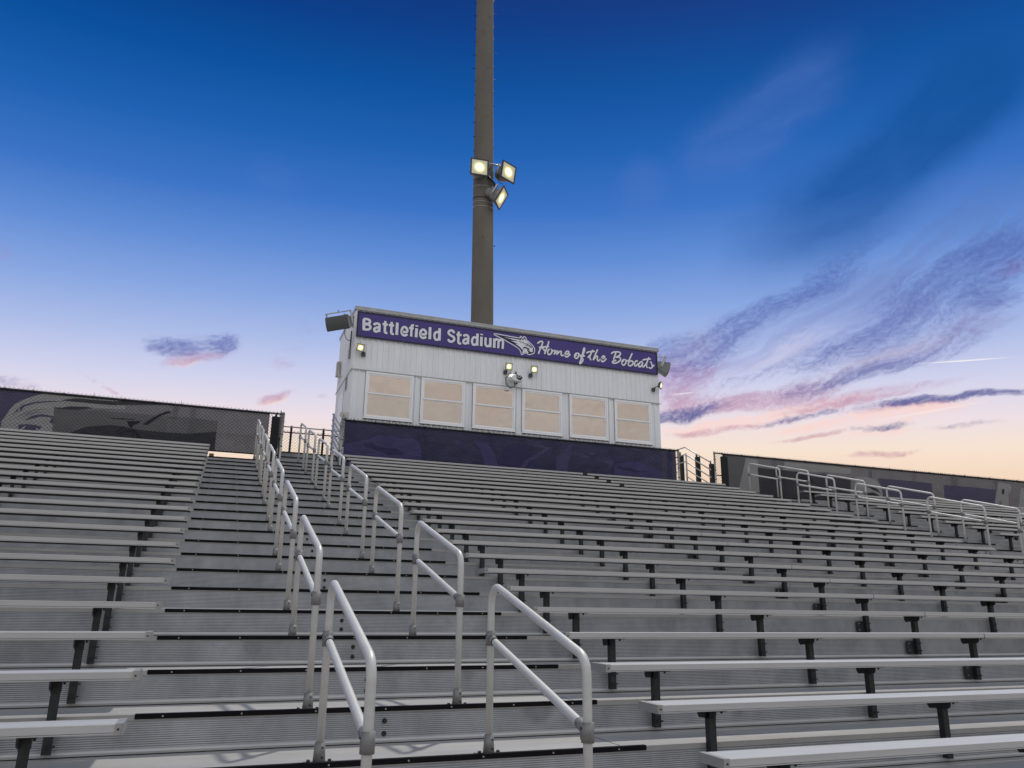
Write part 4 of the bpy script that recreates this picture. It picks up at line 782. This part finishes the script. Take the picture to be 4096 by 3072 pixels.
# ------------------------------------------------------------------ lamps on the press box
def frame_from(dirn, roll=0.0):
    z = Vector(dirn).normalized(); x = Vector((0, 0, 1)).cross(z).normalized(); y = z.cross(x)
    c_, s_ = math.cos(roll), math.sin(roll); return Matrix((x*c_+y*s_, -x*s_+y*c_, z)).transposed()
def floodlight(label, wall, head, dirn, roll, jb):
    t_ = thing('floodlight', label, 'lamp', head, 'lit floodlights on the press box wall'); q = frame_from(dirn, roll)
    t_.rotation_euler = q.to_euler(); qi = q.inverted()
    hs = .108
    b = MB(); b.box(-hs, hs, -hs, hs, -.02, .0, 'lamp_frame')
    n_ = len(b.v); b.v += [(-hs, -hs, -.02), (hs, -hs, -.02), (hs, hs, -.02), (-hs, hs, -.02), (-.06, -.07, -.085), (.06, -.07, -.085), (.06, .05, -.085), (-.06, .05, -.085)]
    for i in range(4): j = (i+1) % 4; b.face([n_+j, n_+i, n_+4+i, n_+4+j], 'lamp_box')
    b.face([n_+7, n_+6, n_+5, n_+4], 'lamp_box'); o = b.build('housing', t_)
    b = MB()
    for (x0, x1, y0, y1) in ((-hs+.008, hs-.008, hs-.024, hs-.010), (-hs+.008, hs-.008, -hs+.010, -hs+.026), (-hs+.008, -hs+.022, -hs+.026, hs-.024), (hs-.022, hs-.008, -hs+.026, hs-.024)): b.box(x0, x1, y0, y1, .0005, .010, 'lamp_bezel')
    b.build('bezel', t_)
    b = MB(); b.box(-hs+.022, hs-.022, -hs+.026, hs-.024, .0005, .004, 'lamp_glow_small'); b.build('lens', t_)
    # junction box and knuckle, in the lamp's own frame
    W = lambda p: qi @ (Vector(p)-Vector(head))
    b = MB(); j = Vector(jb); c_ = j; cs = []
    for sx, sy, sz in ((.05, .035, .055),):
        e = [W(c_+Vector((a*sx, bb*sy, cc*sz))) for cc in (-1, 1) for (a, bb) in ((-1,-1),(1,-1),(1,1),(-1,1))]; k0 = len(b.v); b.v += [tuple(v) for v in e]
        for f in ((3,2,1,0),(4,5,6,7),(0,1,5,4),(1,2,6,5),(2,3,7,6),(3,0,4,7)): b.face([k0+i for i in f], 'lamp_box')
    kn = j+Vector((0, -.03, .03))
    b.tube([W(j+Vector((0, -.02, .03))), W(j+Vector((0, -.06, .05))), Vector((0, -.03, -.09)), Vector((0, 0, -.07))], .016, 'lamp_box', 8)
    fix_normals(b.build('mount', t_))
    # its own light on the siding and forecourt
    ll = bpy.data.lights.new('floodlight_bulb', 'AREA'); ll.shape = 'SQUARE'; ll.size = .16; ll.energy = 4.0; ll.color = (1, .93, .66); ll.spread = R(178)
    lo = bpy.data.objects.new('floodlight_bulb', ll); COL.objects.link(lo); lo.parent = t_; lo.location = (0, 0, .03); lo.rotation_euler = (math.pi, 0, 0)
    return t_
yw = BY0
floodlight('small lit floodlight tilted to the left, on the far left of the press box wall', yw, (2.585, yw-.20, 7.915), (-.34, -1, -.32), -.18, (2.70, yw-.05, 7.775))
floodlight('small lit floodlight above the white camera unit, left one of the central pair', yw, (7.06, yw-.20, 7.90), (-.10, -1, -.34), .0, (7.00, yw-.05, 7.745))
floodlight('small lit floodlight right of the white camera unit, right one of the central pair', yw, (7.885, yw-.20, 7.905), (-.12, -1, -.30), .0, (7.82, yw-.05, 7.745))
floodlight('small lit floodlight turned to the right, at the right end of the press box wall', yw, (12.31, yw-.22, 7.885), (.85, -1.0, -.34), .0, (12.12, yw-.05, 7.765))

# ------------------------------------------------------------------ camera unit
CS = .86
cu_t = thing('sports_camera', 'white hexagonal camera unit with black lens and looping cables above the third window', 'camera', (7.27, yw-.20, 7.53))
cu_t.scale = (CS, CS, CS*.92)
b = MB()
hexo = [(-.29, .04), (-.20, .16), (-.05, .18), (.10, .17), (.24, .10), (.28, -.02), (.20, -.14), (.02, -.17), (-.20, -.14), (-.28, -.05)]
n0 = len(b.v); b.v += [(p[0], -.02, p[1]) for p in hexo]+[(p[0]*.72+.01, -.17, p[1]*.70) for p in hexo]+[(p[0]*.8, .10, p[1]*.8) for p in hexo]; nh = len(hexo)
for i in range(nh):
    j = (i+1) % nh; b.face([n0+i, n0+nh+i, n0+nh+j, n0+j], 'camera_white'); b.face([n0+j, n0+2*nh+j, n0+2*nh+i, n0+i], 'camera_white')
b.face([n0+nh+i for i in range(nh)][::-1], 'camera_white'); b.face([n0+2*nh+i for i in range(nh)], 'camera_white'); fix_normals(b.build('body', cu_t))
b = MB(); b.poly([(-.03, .118), (.13, .112), (.20, .02), (.13, -.09), (-.02, -.03)], -.1725, 'black_plastic'); b.tube([(.065, -.172, .05), (.065, -.20, .05)], .056, 'camera_white', 14); b.tube([(.065, -.2001, .05), (.065, -.203, .05)], .036, 'black_plastic', 14)
b.tube([(.065, -.172, -.06), (.065, -.18, -.06)], [.026, .02], 'black_plastic', 10); b.build('lens', cu_t)
b = MB(); b.tube([(0, .02, .16), (0, .02, .36)], .038, 'camera_white', 12); b.tube([(0, -.03, .17), (0, -.03, .27)], .042, 'black_plastic', 12); b.obox((-.12, .12, .22), (.012, 0, 0), (0, .10, 0), (0, 0, .11), 'camera_white'); b.obox((-.06, .10, .20), (.07, 0, 0), (0, .012, 0), (0, 0, .04), 'camera_white'); fix_normals(b.build('mount', cu_t))
b = MB()
for dx, dz in ((0, 0), (.03, -.03), (-.02, -.015)): b.tube(fillet([(-.28, -.01, .07), (-.36+dx, 0, .02), (-.34+dx, 0, -.22+dz), (-.20+dx, .02, -.36+dz), (-.04, .0, -.32), (-.01+dx, -.02, -.17)], .06, 4), .0075, 'black_plastic', 6)
b.tube([(-.04, -.03, -.15), (-.04, -.03, -.20)], .03, 'black_plastic', 8); b.tube([(.04, -.03, -.15), (.04, -.03, -.20)], .03, 'black_plastic', 8); b.build('cables', cu_t)

# ------------------------------------------------------------------ loudspeakers
def speaker(label, M_, loc, wdt, cabledir):
    t_ = thing('loudspeaker', label, 'speaker', loc, 'grey horn loudspeakers at the press box corners'); t_.rotation_euler = M_.to_euler()
    # local: x along the mouth, y towards the listener, z up
    h, dp = .20, .42
    b = MB(); arc = [(dp*(1-.12*(t2*t2)), h*t2) for t2 in (-1, -.6, -.2, .2, .6, 1)]
    prof = [(-.02, -.10)]+[(p[0]*1.0, p[1]) for p in arc]+[(-.02, .10)]
    n0 = len(b.v); b.v += [(-wdt/2, p[0], p[1]) for p in prof]+[(wdt/2, p[0], p[1]) for p in prof]; n_ = len(prof)
    for i in range(n_):
        j = (i+1) % n_; b.face([n0+i, n0+j, n0+n_+j, n0+n_+i], 'speaker_grille' if 1 <= i < 6 else 'speaker_grey', False)
    b.face([n0+i for i in range(n_)], 'speaker_grey'); b.face([n0+n_+i for i in range(n_)], 'speaker_grey'); fix_normals(b.build('cabinet', t_))
    b = MB(); zt = .30
    b.box(-wdt/2-.05, wdt/2+.05, .10, .19, zt, zt+.025, 'bracket_white')
    for sx in (-1, 1): b.box(*(sorted((sx*(wdt/2+.012), sx*(wdt/2+.036)))), .105, .185, -.04, zt-.001, 'bracket_white'); b.tube([(sx*(wdt/2+.036), .145, .0), (sx*(wdt/2+.048), .145, .0)], .014, 'bolt_black', 8)
    b.tube([(0, .145, zt+.02), (0, .145, zt+.085)], .010, 'bolt_black', 6); b.build('yoke', t_)
    return t_
def basis(x, y):  # local x and y in world
    x = Vector(x).normalized(); y = Vector(y); y = (y-x*y.dot(x)).normalized(); return Matrix((x, y, x.cross(y))).transposed()
speaker('long grey loudspeaker with curved grille hanging at the left corner of the roof', basis((-.86, .48, -.12), (-.42, -.80, -.30)), (2.03, 16.22, 8.60), .66, 1)
speaker('grey wedge-shaped loudspeaker sticking out at the right corner of the roof', basis((-.45, -.88, -.02), (.86, -.40, -.38)), (12.42, 16.45, 8.66), .50, -1)
for (xa, ya, xb, yb_, zz, lb) in ((2.08, 16.30, 2.40, 16.50, 8.93, 'white bracket arm joining the left loudspeaker to the press box'), (12.38, 16.5, 12.62, 16.40, 9.00, 'white bracket arm joining the right loudspeaker to the press box')):
    b = MB(); b.tube([(xa, ya, zz), (xb, yb_, zz)], .022, 'bracket_white', 8); b.tube([(xb if xa < 5 else xa, yb_ if xa < 5 else ya, zz-.30), (xb if xa < 5 else xa, yb_ if xa < 5 else ya, zz+.06)], .028, 'conduit_grey', 8); b.tube([(xa*.6+xb*.4, ya*.6+yb_*.4, zz), (xb if xa < 5 else xa, yb_ if xa < 5 else ya, zz-.22)], .014, 'bracket_white', 6)
    tag(fix_normals(b.build('wall_bracket')), lb, 'bracket')
b = MB(); pts = [Vector((2.13, 16.18, 8.42)), Vector((2.13, 16.20, 8.28)), Vector((2.20, 16.28, 8.17)), Vector((2.28, 16.4, 8.18)), Vector((2.385, 16.62, 8.30))]
b.tube(fillet(pts, .08, 4), .010, 'black_plastic', 6); tag(b.build('speaker_cable'), 'thin black cable drooping from the left loudspeaker to the wall', 'cable')

# ------------------------------------------------------------------ light pole
pole = thing('light_pole', 'tall grey concrete stadium light pole rising behind the press box', 'light pole', (7.50, 20.0, GZ))
b = MB(); base_z, top_z = GZ, 34.0
def pr(z): return .405+(z-10.7)*(.340-.405)/13.9
def pcx(z): return 7.445+(z-10.7)*(7.243-7.445)/13.9
zs = [base_z+i*(top_z-base_z)/40 for i in range(41)]
b.tube([(pcx(z), 20.0, z) for z in zs], [pr(z) for z in zs], 'pole_concrete', 40)
def Pp(mb, nm, fix=True): o = mb.build(nm); o.parent = pole; o.location = -Vector(pole.location); return fix_normals(o) if fix else o
Pp(b, 'shaft')
z = 17.6; i = 0
while z < 33.5:
    for sgn in (-1, 1):
        zz = z+(.33 if sgn > 0 else 0); xx = pcx(zz)+sgn*pr(zz); b = MB()
        L_ = .12 if zz > 21 else .035
        b.tube([(xx-sgn*.02, 20, zz), (xx+sgn*L_, 20-.02, zz+(-.06 if zz > 21 else 0)*1)], .010, 'galvanised_dark', 6); b.tube([(xx+sgn*L_, 20-.02, zz-(.06 if zz > 21 else 0)), (xx+sgn*(L_+.03), 20-.02, zz-(.07 if zz > 21 else 0))], .017, 'bolt_black', 8)
        Pp(b, 'climbing_peg', False)
    z += .62; i += 1
for zz in (15.45, 15.25, 16.10):
    b = MB(); r_ = pr(zz)+.006; b.tube([(pcx(zz)+r_*math.cos(a), 20+r_*math.sin(a), zz+.09*math.sin(a)) for a in [2*math.pi*k/28 for k in range(29)]], .011, 'rail_steel', 6, caps=False); Pp(b, 'steel_band')
b = MB(); zz = 15.62; r_ = pr(zz)+.008; b.tube([(pcx(zz)+r_*math.cos(a), 20+r_*math.sin(a), zz+.10*math.sin(a)) for a in [2*math.pi*k/28 for k in range(29)]], .014, 'bolt_black', 6, caps=False); Pp(b, 'cable_loop')
for px, pz in ((7.28, 13.9), (7.82, 13.75), (7.32, 21.2), (7.34, 23.6)):
    b = MB(); dx = px-pcx(pz); yy = 20-math.sqrt(max(.01, pr(pz)**2-dx*dx)); b.tube([(px, yy+.01, pz), (px, yy-.004, pz)], .028, 'bolt_black', 8); Pp(b, 'plugged_hole', False)
b = MB(); b.tube([(7.15, 19.44, 16.84), (8.06, 19.40, 16.84)], .026, 'rail_steel', 8); b.tube([(7.60, 19.60, 16.30), (7.60, 19.44, 16.84)], .022, 'rail_steel', 8); b.tube([(7.25, 19.6, 16.36), (7.52, 19.42, 16.78)], .018, 'galvanised_dark', 8)
b.tube([(7.40, 19.56, 16.38), (7.62, 19.50, 16.1), (7.68, 19.5, 15.9)], .05, 'galvanised_dark', 8); b.tube([(7.72, 19.42, 16.5), (7.78, 19.42, 16.15), (7.95, 19.42, 16.08)], .012, 'black_plastic', 6); Pp(b, 'lamp_bracket')

def biglamp(label, head, dirn, roll, size, body_r, body_l, horn):
    t_ = thing('stadium_floodlight', label, 'lamp', head, 'large lit floodlights on the concrete pole'); q = frame_from(dirn, roll); t_.rotation_euler = q.to_euler()
    h = size/2; b = MB(); fw = .05
    for (x0, x1, y0, y1) in ((-h, h, h-fw, h), (-h, h, -h, -h+fw), (-h, -h+fw, -h+fw, h-fw), (h-fw, h, -h+fw, h-fw)): b.box(x0, x1, y0, y1, -.03, .012, 'lamp_frame')
    b.build('frame', t_)
    b = MB(); b.box(-h+fw+.0005, h-fw-.0005, -h+fw+.0005, h-fw-.0005, -.012, -.004, 'lamp_glow_large'); b.build('lens', t_)
    # reflector bowl: square mouth blending into a round back
    b = MB(); n = 32; rings = []
    prof = [(0.0, 1.0, 0.0), (-.06, .93, .25), (-.14, .80 if horn else .92, .7), (-.26, .66 if horn else .86, 1.0), (-.42, .56 if horn else .74, 1.0), (-.55, .52 if horn else .50, 1.0), (-body_l, .40 if horn else .22, 1.0), (-body_l-.06, .16 if horn else .05, 1.0)]
    for (z_, sc_, bl) in prof:
        ring = len(b.v)
        for k in range(n):
            a = 2*math.pi*(k+.5)/n; ca, sa = math.cos(a), math.sin(a); sq = 1/max(abs(ca), abs(sa)); rr = (sq*(1-bl)+1.0*bl)*(h-.01)*sc_
            b.v.append((rr*ca, rr*sa, z_-.031))
        rings.append(ring)
    for i in range(len(rings)-1):
        for k in range(n): k2 = (k+1) % n; b.face([rings[i]+k, rings[i+1]+k, rings[i+1]+k2, rings[i]+k2], 'lamp_housing', True)
    b.face([rings[-1]+k for k in range(n)], 'lamp_housing'); fix_normals(b.build('reflector_housing', t_))
    b = MB()
    for sx in (-1, 1):
        bx = sx*(h*.80+.01); b.obox((bx, .10, -.30), (.012, 0, 0), (0, .20, 0), (0, 0, .024), 'bracket_white'); b.tube([(bx-.03*sx, -.06, -.30), (bx+.02*sx, -.06, -.30)], .018, 'bolt_black', 8)
    b.box(-h*.8, h*.8, .295, .32, -.325, -.275, 'bracket_white'); b.build('yoke', t_)
    ll = bpy.data.lights.new('floodlight_bulb', 'AREA'); ll.shape = 'SQUARE'; ll.size = size*.6; ll.energy = 12; ll.color = (1, .93, .66)
    lo = bpy.data.objects.new('floodlight_bulb', ll); COL.objects.link(lo); lo.parent = t_; lo.location = (0, 0, .02); lo.rotation_euler = (math.pi, 0, 0)
biglamp('square lit floodlight facing the stands, upper left one on the pole', (6.96, 19.25, 16.49), (-.10, -1, -.02), .0, .68, .3, .50, False)
biglamp('square lit floodlight on the arm right of the pole, upper right one', (8.10, 19.25, 16.54), (.42, -1, -.14), -.05, .70, .3, .48, False)
biglamp('lit floodlight with a flared horn body aimed down to the right below the others', (7.84, 19.25, 15.40), (.80, -.52, -.55), .0, .70, .3, .62, True)

# ------------------------------------------------------------------ a dead leaf on a step
b = MB(); lx, ly, lz = 2.98, 5*S+.06, 5*T-.018
b.v += [(lx-.05, ly, lz+.004), (lx-.01, ly-.03, lz+.022), (lx+.06, ly-.01, lz+.006), (lx+.01, ly+.035, lz+.026), (lx+.005, ly, lz+.012), (lx-.015, ly+.02, lz+.004)]
b.face([0, 1, 4], 'rust_brown'); b.face([1, 2, 4], 'rust_brown'); b.face([2, 3, 4], 'rust_brown'); b.face([3, 5, 4], 'rust_brown'); b.face([5, 0, 4], 'rust_brown')
tag(b.build('dry_leaf'), 'small curled brown leaf lying on a tread in the middle section', 'leaf')
